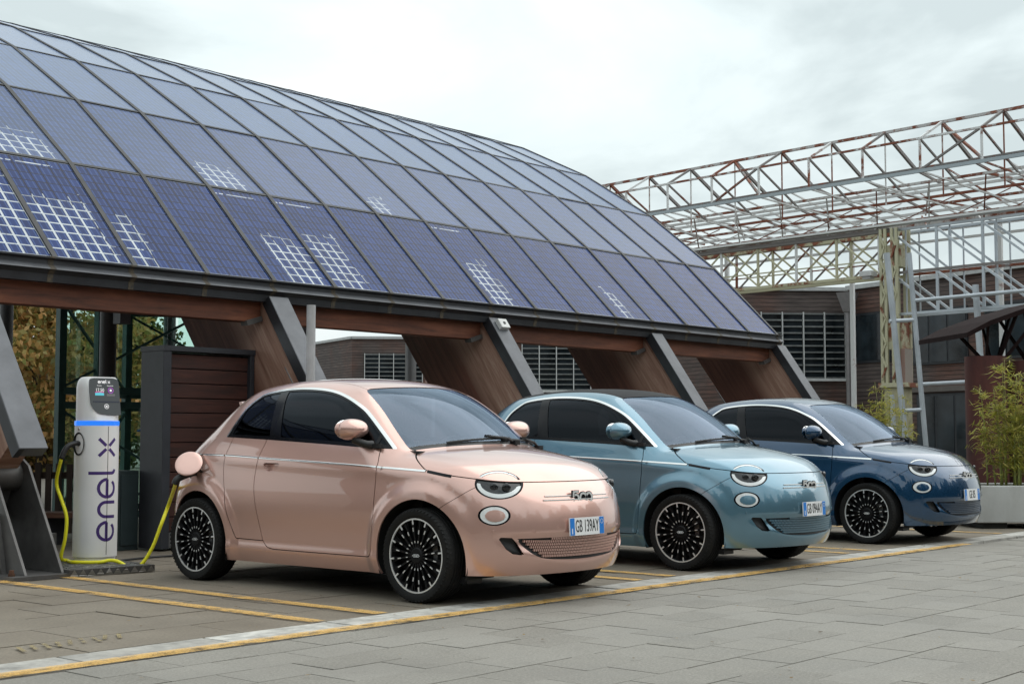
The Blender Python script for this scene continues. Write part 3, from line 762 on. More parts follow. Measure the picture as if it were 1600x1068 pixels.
# ------------------------------------------------------------------ car fittings
BLACK = plain('black_plastic', (.012, .012, .013), .45); GLOSSB = plain('gloss_black_trim', (.006, .006, .008), .16, var=.02, spec=.2)
CHROME = plain('bright_trim', (.78, .78, .77), .14, 1., var=.03); SILVER = plain('machined_alloy', (.78, .78, .78), .34, .55, var=.04)
RIMB = plain('black_alloy', (.005, .005, .006), .45, var=.05, spec=.2); DISC = plain('brake_steel', (.16, .16, .165), .4, 1., var=.1)
RUBBER = mat('tyre_rubber', lambda b: b.bsdf(b.ramp(b.noise(b.pos(), 9, 4), [(.3, (.006, .006, .0065)), (.75, (.013, .0125, .012))]), .62, 0, b.noise(b.pos(), 160, 2), .1, .002, spec=.22))
SEAL = plain('dark_gap', (.004, .004, .004), .9); LEDW = plain('frosted_lamp_white', (.80, .82, .82), .12, var=.02, coat=1.)
LENS = plain('dark_lamp_lens', (.012, .013, .015), .06, 0., var=.5, scale=30, coat=.35); RED = plain('red_lamp', (.35, .01, .012), .1, coat=1.)
PLATEW = plain('plate_white', (.80, .80, .80), .3, var=.02); PLATEB = plain('plate_blue', (.02, .20, .62), .3, var=.03); INK = plain('plate_ink', (.015, .015, .016), .4)
CLOTH = plain('seat_cloth', (.045, .044, .045), .9); SIDEGLASS = glassy('tinted_side_glass', (.045, .050, .056), 1.28, 0., (.80, .88, 1.0)); WSGLASS = glassy('windscreen_glass', (.50, .56, .60), 2.0, 0., (.66, .80, 1.0))
SATIN = plain('satin_silver', (.74, .74, .73), .3, .25, var=.03)
MIRG = plain('mirror_glass', (.8, .8, .8), .02, 1., var=.01)
def wheel_meshes():
    D = {}
    RX = Matrix.Rotation(R(90), 4, 'X')       # lathe axis along y, outer face towards -y
    tyre = [(.228, -.085), (.238, -.094), (.264, -.104), (.285, -.103), (.299, -.092), (.3045, -.078)]
    gro = []
    for c in (-.045, -.015, .015, .045): gro += [(.3055, c - .006), (.300, c - .004), (.300, c + .004), (.3055, c + .006)]
    tyre = tyre + gro + [(.3045, .078), (.299, .092), (.285, .103), (.262, .106), (.236, .098), (.228, .085)]
    D['tyre'] = MB().lathe([(r_, -h) for r_, h in tyre], 72, RX).mesh('tyre', 30)
    tb = MB()                                     # cut blocks on the shoulders
    for k in range(60):
        a = 2 * math.pi * k / 60
        for s_ in (-1, 1):
            p = Vector((.3035 * math.cos(a), s_ * .076, .3035 * math.sin(a))); q = Vector((.288 * math.cos(a + .05), s_ * .1035, .288 * math.sin(a + .05)))
            tb.bar(p, q, .014, .006, (math.cos(a), 0, math.sin(a)))
    D['tread_block'] = tb.mesh('tread_block')
    D['rim'] = MB().lathe([(r_, -h) for r_, h in [(.231, -.086), (.226, -.088), (.222, -.080), (.214, -.060), (.208, -.02), (.205, .06), (.205, .085)]], 64, RX).mesh('rim', 40)
    D['rim_ring'] = MB().lathe([(r_, -h) for r_, h in [(.2405, -.0890), (.2395, -.0955), (.2305, -.0955), (.2295, -.0885)]], 72, RX).mesh('rim_ring', 40)
    D['brake_disc'] = MB().lathe([(r_, -h) for r_, h in [(.02, -.015), (.128, -.015), (.130, .0), (.128, .012), (.02, .012)]], 48, RX).box((.115, -.01, .03), (.07, .07, .13)).mesh('brake_disc', 40)
    sp = MB(); n = 20
    for k in range(n):
        a = 2 * math.pi * (k + .5) / n; c, s_ = math.cos(a), math.sin(a)
        sp.bar((.045 * c, -.070, .045 * s_), (.226 * c, -.078, .226 * s_), .0115, .024, (0, 1, 0))
        for d in (-.075, .075):                   # forked ends
            c2, s2 = math.cos(a + d), math.sin(a + d)
            sp.bar((.14 * c, -.072, .14 * s_), (.224 * c2, -.076, .224 * s2), .006, .018, (0, 1, 0))
    sp.lathe([(r_, -h) for r_, h in [(.001, -.090), (.045, -.089), (.053, -.082), (.056, -.055), (.20, -.03)]], 40, RX)
    D['spokes'] = sp.mesh('spokes', 30)
    ac = MB()
    for k in range(12):                           # machined accents: long ticks at the lip, dashes further in
        a = 2 * math.pi * k / 12 + .13; c, s_ = math.cos(a), math.sin(a)
        ac.bar((.200 * c, -.0925, .200 * s_), (.233 * c, -.0925, .233 * s_), .0105, .004, (0, 1, 0))
    for k in range(n):
        a = 2 * math.pi * (k + .5) / n; c, s_ = math.cos(a), math.sin(a); L = .155 if k % 2 else .140
        ac.bar((L * c, -.0895, L * s_), ((L + .026) * c, -.0905, (L + .026) * s_), .0070, .004, (0, 1, 0))
        ac.bar((.082 * c, -.0855, .082 * s_), (.096 * c, -.0862, .096 * s_), .0055, .004, (0, 1, 0))
    D['accents'] = ac.mesh('accents')
    hc = MB()
    for k in (-1, 0, 1):
        pts = [(.016 * k + .011 * math.cos(t_), -.0912, .009 * math.sin(t_)) for t_ in np.linspace(0, 2 * math.pi, 16)]
        hc.tube(pts, .0012, 5, False)
    hc.tube([(-.034, -.0912, 0), (.034, -.0912, 0)], .0012, 5); D['hub_emblem'] = hc.mesh('hub_emblem')
    return D
WM = wheel_meshes()
def mirror_mesh():
    vs = []; fs = []; nu, nv = 28, 16
    for i in range(nu):
        a = 2 * math.pi * i / nu
        for j in range(nv + 1):
            b = -math.pi / 2 + math.pi * j / nv
            cx = math.copysign(abs(math.cos(b)) ** .85, math.cos(b)) * math.copysign(abs(math.cos(a)) ** .9, math.cos(a))
            cy = math.copysign(abs(math.cos(b)) ** .85, math.cos(b)) * math.copysign(abs(math.sin(a)) ** .9, math.sin(a))
            cz = math.copysign(abs(math.sin(b)) ** .9, math.sin(b))
            X = .105 * cx if cx > 0 else .045 * cx
            Y = .122 * cy; Z = .070 * cz
            if cx > 0: X *= (1 - .15 * cz)
            Z = Z * (1 - .10 * cy) + .010 * cx
            vs.append((X, Y, Z))
    for i in range(nu):
        for j in range(nv): fs.append((i * (nv + 1) + j, ((i + 1) % nu) * (nv + 1) + j, ((i + 1) % nu) * (nv + 1) + j + 1, i * (nv + 1) + j + 1))
    m = MB(); m.add(vs, fs); return m.mesh('mirror_cap', True)
MIRM = mirror_mesh()
class SkinMap:
    """position of the body skin along one axis, tabulated over the other two"""
    def __init__(s, fn, a0, a1, b0, b1, lo, hi, h=.008):
        s.a = np.arange(a0, a1 + h, h); s.b = np.arange(b0, b1 + h, h); s.h = h; A_, B_ = np.meshgrid(s.a, s.b, indexing='ij')
        L = np.full(A_.shape, lo); H = np.full(A_.shape, hi)
        for _ in range(16):
            m_ = (L + H) / 2; ins = fn(A_, B_, m_) < 0; L = np.where(ins, m_, L); H = np.where(ins, H, m_)
        s.t = (L + H) / 2
    def __call__(s, p, q):
        i = min(max((p - s.a[0]) / s.h, 0), len(s.a) - 1.001); j = min(max((q - s.b[0]) / s.h, 0), len(s.b) - 1.001); k = int(i); l = int(j); u_ = i - k; v_ = j - l; t = s.t
        return float((t[k, l] * (1 - u_) + t[k + 1, l] * u_) * (1 - v_) + (t[k, l + 1] * (1 - u_) + t[k + 1, l + 1] * u_) * v_)
surf_x = SkinMap(lambda y, z, x: field(x, y, z), -.76, .76, .24, .76, 1.0, 2.1)
surf_y = SkinMap(lambda x, z, y: field(x, -y, z), -1.35, 1.45, .76, .96, .2, 1.0)
surf_z = SkinMap(lambda x, y, z: field(x, y, z), -1.15, 1.22, -.66, .66, .3, 1.7, .012)
CHR_Z = spl([(-1.20, .934), (-.836, .930), (-.444, .916), (.781, .867), (1.215, .845)])
def side_strip(x0, x1, zf, w_, out, n=60):
    vs = []; fs = []
    for i in range(n + 1):
        x = x0 + (x1 - x0) * i / n; z = float(zf(x)); y1 = surf_y(x, z + w_ / 2); y2 = surf_y(x, z - w_ / 2)
        vs += [(x, -y1 + .004, z + w_ / 2), (x, -y1 - out, z + w_ / 2 - .001), (x, -(y1 + y2) / 2 - out - .002, z), (x, -y2 - out, z - w_ / 2 + .001), (x, -y2 + .004, z - w_ / 2)]
    for i in range(n):
        for j in range(4): a = i * 5 + j; fs.append((a, a + 1, a + 6, a + 5))
    return MB().add(vs, fs), MB().add([(a, -b, c) for a, b, c in vs], fs)
STRIP = [q.mesh('side_moulding', 40) for a, b in ((-1.19, -.862), (-.845, -.452), (-.438, .777), (.786, 1.20)) for q in side_strip(a, b, CHR_Z, .014, .004)]
SLOT = [q.mesh('wing_slot', 40) for q in side_strip(1.215, 1.40, lambda x: hood_line(np.array(x)) - .004, .020, .001, 14)]
def front_mesh():
    """studs of the lower grille, following the skin"""
    g = MB(); rows = 7
    for r_ in range(rows):
        z = .300 + .0183 * r_ + .004; half = .36 + .16 * (r_ / (rows - 1)) ** .8
        n = int(half / .0150)
        for k in range(-n, n + 1):
            y = (k + (.5 if r_ % 2 else 0)) * .0150 * 1.0
            zz = z + .05 * y * y
            if abs(y) > half or zz > .418: continue
            x = surf_x(y, zz) - .008; s_ = .004 if y < 0 else -.004
            g.bar((x, y - s_ * .5, zz - .0074), (x + .001, y + s_ * .5, zz + .0074), .0092, .016, (1, 0, 0))
    return g.mesh('grille_studs')
STUDS = front_mesh()
def badge_meshes():
    """the 500 numerals on two bright bars; built in (y,z), x follows the nose"""
    bars = MB()
    for zc, y0, y1 in ((.6835, -.325, .325), (.6595, -.345, .345)):
        ys = [q for q in np.linspace(y0, y1, 40)]
        vs = []; fs = []
        for y in ys:
            x = surf_x(y, zc); vs += [(x - .002, y, zc + .0045), (x + .005, y, zc + .003), (x + .005, y, zc - .003), (x - .002, y, zc - .0045)]
        for i in range(len(ys) - 1):
            for j in range(3): a = i * 4 + j; fs.append((a, a + 1, a + 5, a + 4))
        bars.add(vs, fs)
    x0 = surf_x(0, .672) + .006; c = .671
    def ring(cy, cz, ro, ri, xa, xb, n=28, a0=0, a1=2 * math.pi, sz=1.):
        m = MB(); vs = []; fs = []; full = abs(a1 - a0 - 2 * math.pi) < 1e-6
        for k in range(n + (0 if full else 1)):
            a = a0 + (a1 - a0) * k / n
            for rr, xx in ((ri, xa), (ri, xb), (ro, xb), (ro, xa)): vs.append((xx, cy + rr * math.cos(a), cz + sz * rr * math.sin(a)))
        kk = n + (0 if full else 1)
        for k in range(n):
            for j in range(4): fs.append((k * 4 + j, k * 4 + (j + 1) % 4, ((k + 1) % kk) * 4 + (j + 1) % 4, ((k + 1) % kk) * 4 + j))
        return m.add(vs, fs)
    blk = MB(); brt = MB()
    for dst, ro, ri, xa, xb in ((blk, .0445, .0008, x0 - .008, x0), (brt, .0395, .0235, x0 - .002, x0 + .0025)):
        for cy in (.020, .082):
            m = ring(cy, c - .002, ro, ri, xa, xb, sz=.92); dst.add(m.v, m.f)
        # the 5: bowl, neck and flag
        m = ring(-.056, c - .008, ro * .90, ri * .90, xa, xb, 24, -2.6, 2.0, sz=.92); dst.add(m.v, m.f)
        t_ = .016 if dst is brt else .023
        dst.box(((xa + xb) / 2, -.082, c + .022), (xb - xa, t_, .036)); dst.box(((xa + xb) / 2 + .0005, -.060, c + .038), (xb - xa, .060 if dst is brt else .074, t_ * .8))
    return bars.mesh('badge_bars', 40), blk.mesh('badge_base', 40), brt.mesh('badge_numerals', 40)
BADGE = badge_meshes()
def wiper_mesh():
    out_ = []
    def ws(y, up):  # point just above the glass base
        x = 1.16 - .44 * y * y - up * .9
        return Vector((x, y, surf_z(x, y) + .022))
    for y0, y1, ym in ((-.42, .18, -.10), (.05, .60, .33)):
        m = MB()
        a = ws(y0, .035); b = ws(y1, .05)
        pts = [a.lerp(b, t_) for t_ in np.linspace(0, 1, 8)]
        pts = [Vector((1.16 - .44 * q.y ** 2 - .035 - .02 * i / 7, q.y, surf_z(1.16 - .44 * q.y ** 2 - .035 - .02 * i / 7, q.y) + .012)) for i, q in enumerate(pts)]
        m.tube(pts, .008, 6)
        piv = Vector((1.165 - .44 * (y1 - .02) ** 2, y1 - .02, surf_z(1.165 - .44 * (y1 - .02) ** 2, y1 - .02) + .012)); mid = pts[4] + Vector((0, 0, .018))
        m.tube([piv, piv.lerp(mid, .3) + Vector((0, 0, .018)), mid], .010, 6); m.box(tuple(mid), (.02, .05, .018)); m.box(tuple(piv), (.05, .05, .03)); out_.append(m.mesh('wiper', 40))
    return out_
WIPM = wiper_mesh()
def arch_mesh():
    out_ = []
    for sx in (1, -1):
        for sy in (1, -1):
            vs = []; fs = []; n = 28
            for i in range(n + 1):
                a = R(-22) + R(224) * i / n; c, s_ = math.cos(a), math.sin(a)
                for yy, rr in ((.815 if sx * c < .05 else .735, .372), (.70, .372), (.46, .372), (.46, .05)): vs.append((sx * WX + rr * c, sy * yy, WZ + rr * s_))
            for i in range(n):
                for j in range(3): k = i * 4 + j; fs.append((k, k + 1, k + 5, k + 4))
            out_.append(MB().add(vs, fs).mesh('wheel_housing', 40))
    return out_
ARCHM = arch_mesh()
def inner_meshes():
    D = {}
    m = MB(); m.box((0, 0, .19), (1.55, 1.50, .05)); m.box((1.35, 0, .24), (.7, .90, .10)); m.box((-1.35, 0, .26), (.66, .9, .10)); m.box((1.45, -.62, .155), (.07, .14, .04)); m.box((1.45, .62, .155), (.07, .14, .04))
    D['underbody'] = m.mesh('underbody')
    m = MB(); m.prism([(.42, .62), (.42, .90), (.50, .97), (.70, .985), (1.02, .97), (1.06, .60)], lambda p, q, t_: (p, t_, q), -.66, .66)
    D['dashboard'] = m.mesh('dashboard')
    for nm, x0, ys in (('front_seat', -.05, (-.34, .34)), ('rear_seat', -.78, (-.30, .30))):
        for i, y in enumerate(ys):
            m = MB(); wd = .24
            m.prism([(x0 + .42, .46), (x0 + .44, .56), (x0 + .36, .58), (x0 + .02, .53), (x0 - .08, .62), (x0 - .22, 1.08), (x0 - .29, 1.09), (x0 - .28, .95), (x0 - .14, .44)], lambda p, q, t_: (p, t_, q), y - wd, y + wd)
            m.prism([(x0 - .23, 1.12), (x0 - .19, 1.14), (x0 - .21, 1.27), (x0 - .28, 1.28), (x0 - .30, 1.13)], lambda p, q, t_: (p, t_, q), y - .12, y + .12)
            m.bar((x0 - .255, y - .05, 1.05), (x0 - .255, y - .05, 1.16), .012, .012); m.bar((x0 - .255, y + .05, 1.05), (x0 - .255, y + .05, 1.16), .012, .012)
            D[nm + str(i)] = m.mesh(nm)
    m = MB(); C_ = Matrix.Translation((.33, .34, .90)) @ Matrix.Rotation(R(-65), 4, 'Y')
    m.tube([C_ @ Vector((.18 * math.cos(a), .18 * math.sin(a), 0)) for a in np.linspace(0, 2 * math.pi, 28)], .016, 8, False); m.bar(C_ @ Vector((0, -.17, 0)), C_ @ Vector((0, .17, 0)), .06, .02); m.bar(C_ @ Vector((0, 0, 0)), (.5, .34, .86), .06, .06)
    D['steering_wheel'] = m.mesh('steering_wheel', 40)
    m = MB(); m.box((.24, 0, 1.335), (.03, .22, .06)); m.box((.30, 0, 1.385), (.12, .10, .05)); D['inner_mirror'] = m.mesh('inner_mirror')
    return D
INM = inner_meshes()
SENSM = MB().lathe([(.001, .0004), (.0085, .0004), (.0088, -.002), (.0098, -.002), (.0100, .0003), (.0115, 0), (.0115, -.006)], 14).mesh('parking_sensor', 30)
def plate_parts(root, txt, text2=None):
    z0 = .486; x0 = surf_x(0, .50) + .010; tilt = R(-3)
    Mx = Matrix.Translation((x0, 0, z0)) @ Matrix.Rotation(tilt, 4, 'Y')
    p = MB().box((0, 0, 0), (.008, .362, .114), Mx).obj('number_plate', PLATEW, root)
    for y in (-.155, .155): MB().box((.0046, y, 0), (.002, .046, .109), Mx).obj('plate_band', PLATEB, p)
    me = text_mesh(txt, .112, .0006, 1.02, .50)
    T_ = Mx @ Matrix.Translation((.0052, 0, -.001)) @ Matrix(((0, 0, 1, 0), (1, 0, 0, 0), (0, 1, 0, 0), (0, 0, 0, 1)))
    me.transform(T_); link('plate_lettering', me, INK, p)
    m = MB()
    m.lathe([(.0125, 0), (.0150, 0), (.0150, .001), (.0125, .001)], 20, Mx @ Matrix.Translation((.0058, .155, .026)) @ Matrix.Rotation(R(90), 4, 'Y'))
    m.box((.0060, -.158, -.028), (.001, .008, .036), Mx); m.obj('plate_mark', PLATEW, p)
def make_car(loc, label, colour, plate, three=False, soft=False, antenna=True, steer=0):
    root = empty('parked_car', loc, R(-90), label, 'car', 'small electric cars parked in a row')
    P_ = lambda name, key, m: link(name, PM[key], m, root) if key in PM else None
    body = P_('body', 'body_three' if three else 'body', colour)
    if three: link('half_door', PM['half_door'], colour, root); link('half_door_gap', PM['half_seam'], SEAL, root)
    P_('hood', 'hood', colour); P_('roof', 'roof', plain('black_soft_top', (.016, .016, .018), .85) if soft else colour)
    P_('front_bumper', 'front_bumper', colour); P_('panel_gap', 'seams', SEAL)['kind'] = 'stuff'
    for sfx in ('_r', '_l'):
        d = P_('door', 'door' + sfx, colour); h = link('door_handle', PM['handle' + sfx], colour, d)
        d2 = P_('side_window', 'door_window' + sfx, SIDEGLASS); P_('quarter_window', 'quarter_window' + sfx, SIDEGLASS)
        hl = P_('headlight', 'head_bezel' + sfx, GLOSSB); link('light_ring', PM['head_ring' + sfx], LEDW, hl); lens = link('lens', PM['head_core' + sfx], LENS, hl)
        fl = P_('lower_lamp', 'fog_bezel' + sfx, GLOSSB); link('light_ring', PM['fog_ring' + sfx], LEDW, fl); link('lamp_centre', PM['fog_core' + sfx], colour, fl)
        P_('tail_lamp', 'tail' + sfx, RED)
        s_ = -1 if sfx == '_r' else 1
        # projector bowls behind the lens
        m = MB()
        for t_, dz in ((.72, .006), (.80, .004)):
            c = HL[0]; x_ = None
            xx = 1.62 + (t_ - .70) * .75; yy = s_ * (xx - t_ / .70711)
            m.lathe([(.003, .001), (.012, .004), (.020, .0), (.026, -.002), (.027, -.02)], 18, Matrix.Translation((xx + .012, yy, .742 + dz)) @ Matrix.Rotation(R(s_ * 40), 4, 'Z') @ Matrix.Rotation(R(90), 4, 'Y'))
        m.obj('projector', LENS, lens, True)
        mr = link('door_mirror', MIRM, colour, root); mr.location = (.56, s_ * .84, 1.115); mr.scale = (1, -s_ * 1, 1); mr.rotation_euler = (0, 0, R(-s_ * 8))
        m = MB(); m.tube([(.69, s_ * .77, 1.012), (.68, s_ * .81, 1.014), (.64, s_ * .835, 1.03), (.60, s_ * .85, 1.05)], [.030, .026, .024, .03], 10); m.box((.70, s_ * .775, 1.005), (.16, .03, .03)); m.obj('mirror_arm', BLACK, root, 40)
        MB().lathe([(.001, 0), (.06, .0), (.066, .003)], 24, Matrix.Translation((.512, s_ * .84, 1.115)) @ Matrix.Rotation(R(-90), 4, 'Y') @ Matrix.Diagonal((1, 1.6, 1, 1))).obj('mirror_glass', MIRG, root, True)
    for sfx in ('_r', '_l'):
        P_('window_trim', 'window_trim' + sfx, CHROME); P_('window_frame', 'window_frame' + sfx, GLOSSB); P_('pillar_trim', 'pillar_trim' + sfx, GLOSSB); bl = P_('brow_light', 'brow_light' + sfx, LEDW); link('brow_bezel', PM['brow_bezel' + sfx], GLOSSB, bl); P_('bumper_vent', 'vent' + sfx, BLACK)
    P_('windscreen', 'windscreen', WSGLASS); P_('windscreen_border', 'windscreen_border', SEAL); P_('cowl', 'cowl', BLACK); P_('rear_window', 'rear_window', SIDEGLASS)
    gp = P_('lower_grille', 'grille_panel', BLACK); link('grille_studs', STUDS, colour, gp)['kind'] = 'stuff'  # panel behind the studs coloured black for the shade in the gaps
    for me in STRIP: link('side_moulding', me, CHROME, root)
    for me in SLOT: link('wing_slot', me, GLOSSB, root)
    b = link('badge', BADGE[1], GLOSSB, root); link('badge_numerals', BADGE[2], SATIN, b); link('badge_bar', BADGE[0], SATIN, root)
    for me in WIPM: link('wiper', me, BLACK, root)
    for me in ARCHM: link('wheel_housing', me, SEAL, root)
    plate_parts(root, plate)
    for k, me in INM.items():
        nm = k.rstrip('01'); link(nm, me, CLOTH if 'seat' in nm else BLACK, root)
    for y, z in ((-.66, .47), (-.44, .47), (.44, .47), (.66, .47), (-.26, .49), (.26, .49)):
        o = link('parking_sensor', SENSM, colour, root); o.location = (surf_x(y, z) + .0005, y, z); o.rotation_euler = (0, R(90), math.atan(1.1 * y))
    if not soft or True:
        ws_ = []; fs = []; n = 24                     # roof spoiler lip
        for i in range(n + 1):
            y = -.47 + .94 * i / n; k = 1 - (abs(y) / .47) ** 6
            xb = -1.02 - .05 + .10 * y * y; zb = surf_z(xb, y); xt = -1.235 + .30 * y * y + .06 * (1 - k); zt = 1.355 - .10 * y * y
            ws_ += [(xb, y, zb + .001), ((xb + xt) / 2, y, (zb + zt) / 2 + .012), (xt, y, zt), (xt + .02, y, zt - .045), (xb, y, zb - .06)]
        for i in range(n):
            for j in range(4): a = i * 5 + j; fs.append((a, a + 1, a + 6, a + 5))
        fs += [(0, 1, 2, 3, 4), tuple(n * 5 + j for j in (4, 3, 2, 1, 0))]
        if not soft: MB().add(ws_, fs).obj('roof_spoiler', colour, root, 35)
    if antenna and not soft:
        zr = surf_z(-.98, 0); MB().tube([(-.98, 0, zr - .01), (-.99, 0, zr + .03), (-1.13, 0, zr + .22)], [.014, .006, .003], 8).obj('antenna', BLACK, root, True)
    for sx in (1, -1):
        for s_ in (-1, 1):
            wr = bpy.data.objects.new('wheel', None); COL.objects.link(wr); wr.parent = root
            wr.location = (sx * WX, s_ * .735, .3035); wr.rotation_euler = (0, 0, (0 if s_ < 0 else math.pi) + (R(steer) if sx > 0 else 0))
            sp_ = random.uniform(0, .3)
            for nm, m in (('tyre', RUBBER), ('tread_block', RUBBER), ('rim', RIMB), ('rim_ring', SILVER), ('brake_disc', DISC), ('spokes', RIMB), ('accents', SILVER), ('hub_emblem', SILVER)):
                o = link(nm, WM[nm], m, wr)
                if nm in ('tread_block', 'accents', 'hub_emblem'): o['kind'] = 'stuff'
    return root
PINK = paint('rose_gold_paint', (.71, .430, .365), .66, .30); SKYB = paint('ice_blue_paint', (.130, .260, .345), .66, .29); NAVY = paint('dark_blue_paint', (.0035, .048, .120), .5, .26)
pink = make_car((0, 0, 0), 'rose gold small car nearest the charging post, charge cable plugged in at its tail', PINK, 'GB 139AY', three=True)
blue = make_car((3.012, 0, 0), 'light blue small car with black soft top, parked between the other two', SKYB, 'GB 094AY', soft=True)
navy = make_car((6.629, .203, 0), 'dark navy blue small car farthest along the row beside the concrete planter', NAVY, 'GE 05', three=False)
# charge port with its lid swung open, on the nearest car
fy = surf_y(-1.215, .80)
m = MB(); m.lathe([(.001, -.02), (.070, -.02), (.075, .004), (.085, .004)], 28, Matrix.Translation((-1.215, -fy + .0, .800)) @ Matrix.Rotation(R(90), 4, 'X')); m.obj('charge_port', BLACK, pink, 40)
lid = MB(); lid.lathe([(.001, .010), (.06, .009), (.094, .004), (.104, -.002), (.104, -.008), (.098, -.010), (.001, -.010)], 40)
lo = lid.obj('charge_port_lid', PINK, pink, 40); lo.location = (-1.185, -fy - .095, .868); lo.rotation_euler = (R(58), R(0), R(38))
MB().bar((-1.14, -fy, .80), (-1.14, -fy - .08, .84), .03, .012).obj('lid_hinge', BLACK, pink)
# ------------------------------------------------------------------ timber building behind, three bays along it
def m_clad(b):
    p = b.n('ShaderNodeNewGeometry').outputs['Position']; sx = b.n('ShaderNodeSeparateXYZ'); b.l(p, sx.inputs[0]); z = sx.outputs[2]
    fz = b.math('FRACT', b.math('DIVIDE', z, .15)); ln = b.math('LESS_THAN', fz, .14); iz = b.math('FLOOR', b.math('DIVIDE', z, .15))
    wn = b.n('ShaderNodeTexWhiteNoise', noise_dimensions='1D'); b.l(iz, wn.inputs['W'])
    st = b.noise(b.world((.6, .6, 9)), 2.2, 7, .68, .3); big = b.noise(b.world(), .35, 4, .6)
    col = b.ramp(st, [(.25, (.040, .032, .031)), (.5, (.098, .076, .070)), (.8, (.185, .150, .138))])
    col = b.mix(b.ramp(big, [(.42, 0.), (.62, .65)]), col, b.ramp(st, [(.25, (.060, .022, .014)), (.55, (.170, .066, .042)), (.8, (.26, .13, .09))]))
    col = b.mix(b.math('MULTIPLY', wn.outputs['Value'], .45), col, (.035, .026, .024)); col = b.mix(ln, col, (.010, .008, .008))
    return b.bsdf(col, .8, 0, fz, .2, .01)
CLAD = mat('timber_cladding', m_clad); ROOFE = plain('pale_roof_edge', (.40, .41, .41), .6); PANE = plain('dark_window_pane', (.016, .022, .027), .08, 0, var=.8, scale=.9, spec=.3)
FRAMED = plain('dark_window_frame', (.020, .023, .028), .5); WHITEF = plain('white_window_bar', (.55, .56, .56), .5); LOUV = plain('louvre_blade', (.17, .18, .18), .35, .3, var=.3)
bld = empty('timber_building', V(12.4, 52, 0), 0, 'brown timber clad two storey building with louvred bays, behind the canopy', 'building')
def wallquad(name, a, b_, z0, z1, m, th=.25, parent=None, off=0.):
    """upright slab between two plan points; off pushes it towards the viewer"""
    a = Vector(a); b_ = Vector(b_); d = (b_ - a).normalized(); n = Vector((d.y, -d.x)); 
    if n.dot(Vector((CAM[0], CAM[1])) - a) < 0: n = -n
    a2 = a + n * off; b2 = b_ + n * off; a3 = a2 - n * th; b3 = b2 - n * th
    vs = [(q.x, q.y, z) for z in (z0, z1) for q in (a2, b2, b3, a3)]
    o = MB().add(vs, [(3, 2, 1, 0), (4, 5, 6, 7), (0, 1, 5, 4), (1, 2, 6, 5), (2, 3, 7, 6), (3, 0, 4, 7)]).obj(name, m)
    if parent: o.parent = parent; o.matrix_parent_inverse = parent.matrix_world.inverted() if False else Matrix.Translation(-Vector(parent.location))
    return o
pv = lambda x, d: V(x, d, 0).xy
BH = 6.45
A_, B_ = pv(21.5, 35.8), pv(12.35, 52.0)
wallquad('wall', A_, B_, 0, BH, CLAD, .3, bld); wallquad('roof_edge', A_, B_, BH, BH + .16, ROOFE, .5, bld, .15)
def win(a, b_, z0, z1, n=2, off=.0, lou=False, parent=None):
    w_ = wallquad('window', a, b_, z0, z1, FRAMED, .12, parent, off + .06)
    a = Vector(a); b_ = Vector(b_)
    for k in range(n):
        p = a.lerp(b_, (k + .06) / n); q = a.lerp(b_, (k + .94) / n); pn = wallquad('pane', p, q, z0 + .08, z1 - .08, PANE, .03, parent, off + .075)
def along(t): return A_.lerp(B_, t)
for t0, t1, z0, z1, n in ((.985, .885, 3.75, 5.55, 1), (.83, .695, 3.55, 5.45, 3), (.655, .50, 3.6, 5.45, 3), (.40, .2, 3.6, 5.4, 3), (.82, .68, .35, 2.55, 3), (.62, .48, .3, 2.5, 3), (.40, .2, .3, 2.5, 3)): win(along(t0), along(t1), z0, z1, n, 0, False, bld)
wallquad('plinth_band', along(.86), along(.0), 2.62, 2.80, plain('dusty_ledge', (.13, .115, .105), .8), .2, bld, .1)
for (cx, cd) in ((8.42, 52), (-.25, 64.8), (-8.75, 77.6)):
    a, b_ = pv(cx, cd), pv(cx + 4.0, cd + .3); c_ = pv(cx - 3.6, cd + 6.5)
    wallquad('wall', a, b_, 0, BH, CLAD, .3, bld); wallquad('wall', c_, a, 0, BH, CLAD, .3, bld); wallquad('roof_edge', a, b_, BH, BH + .14, ROOFE, .5, bld, .12); wallquad('roof_edge', c_, a, BH, BH + .14, ROOFE, .5, bld, .12)
    e_ = pv(cx + 4.0 - 4.4, cd + .3 + 8); wallquad('wall', b_, pv(cx + 4.2, cd + 3), 0, BH, CLAD, .3, bld)
    # louvred window
    p, q = a.lerp(b_, .17), a.lerp(b_, .955); wallquad('window', p, q, 3.20, 5.62, PANE, .1, bld, .04)
    for k in range(5): s_ = p.lerp(q, k / 4); t_ = p.lerp(q, k / 4 + .012); wallquad('window_bar', s_, t_, 3.15, 5.66, WHITEF, .1, bld, .16)
    for k in range(11): z = 3.22 + .235 * k; wallquad('louvre', p, q, z, z + .055, LOUV, .06, bld, .13)
    wallquad('window_bar', p, q, 3.13, 3.22, WHITEF, .1, bld, .165)
hd = V(12.15, 51.3, 0); m = MB(); m.tube([hd + Vector((0, 0, 0)), hd + Vector((0, 0, 5.7))], .09, 10); m.add([hd + Vector((sx * r_, sy * r_, z)) for z, r_ in ((5.6, .12), (6.3, .30)) for sx, sy in ((-1, -1), (1, -1), (1, 1), (-1, 1))], [(0, 1, 5, 4), (1, 2, 6, 5), (2, 3, 7, 6), (3, 0, 4, 7), (4, 5, 6, 7)])
dp = m.obj('downpipe', plain('dull_zinc', (.24, .23, .235), .5, .4), None); dp.parent = bld; dp.matrix_parent_inverse = Matrix.Translation(-Vector(bld.location))

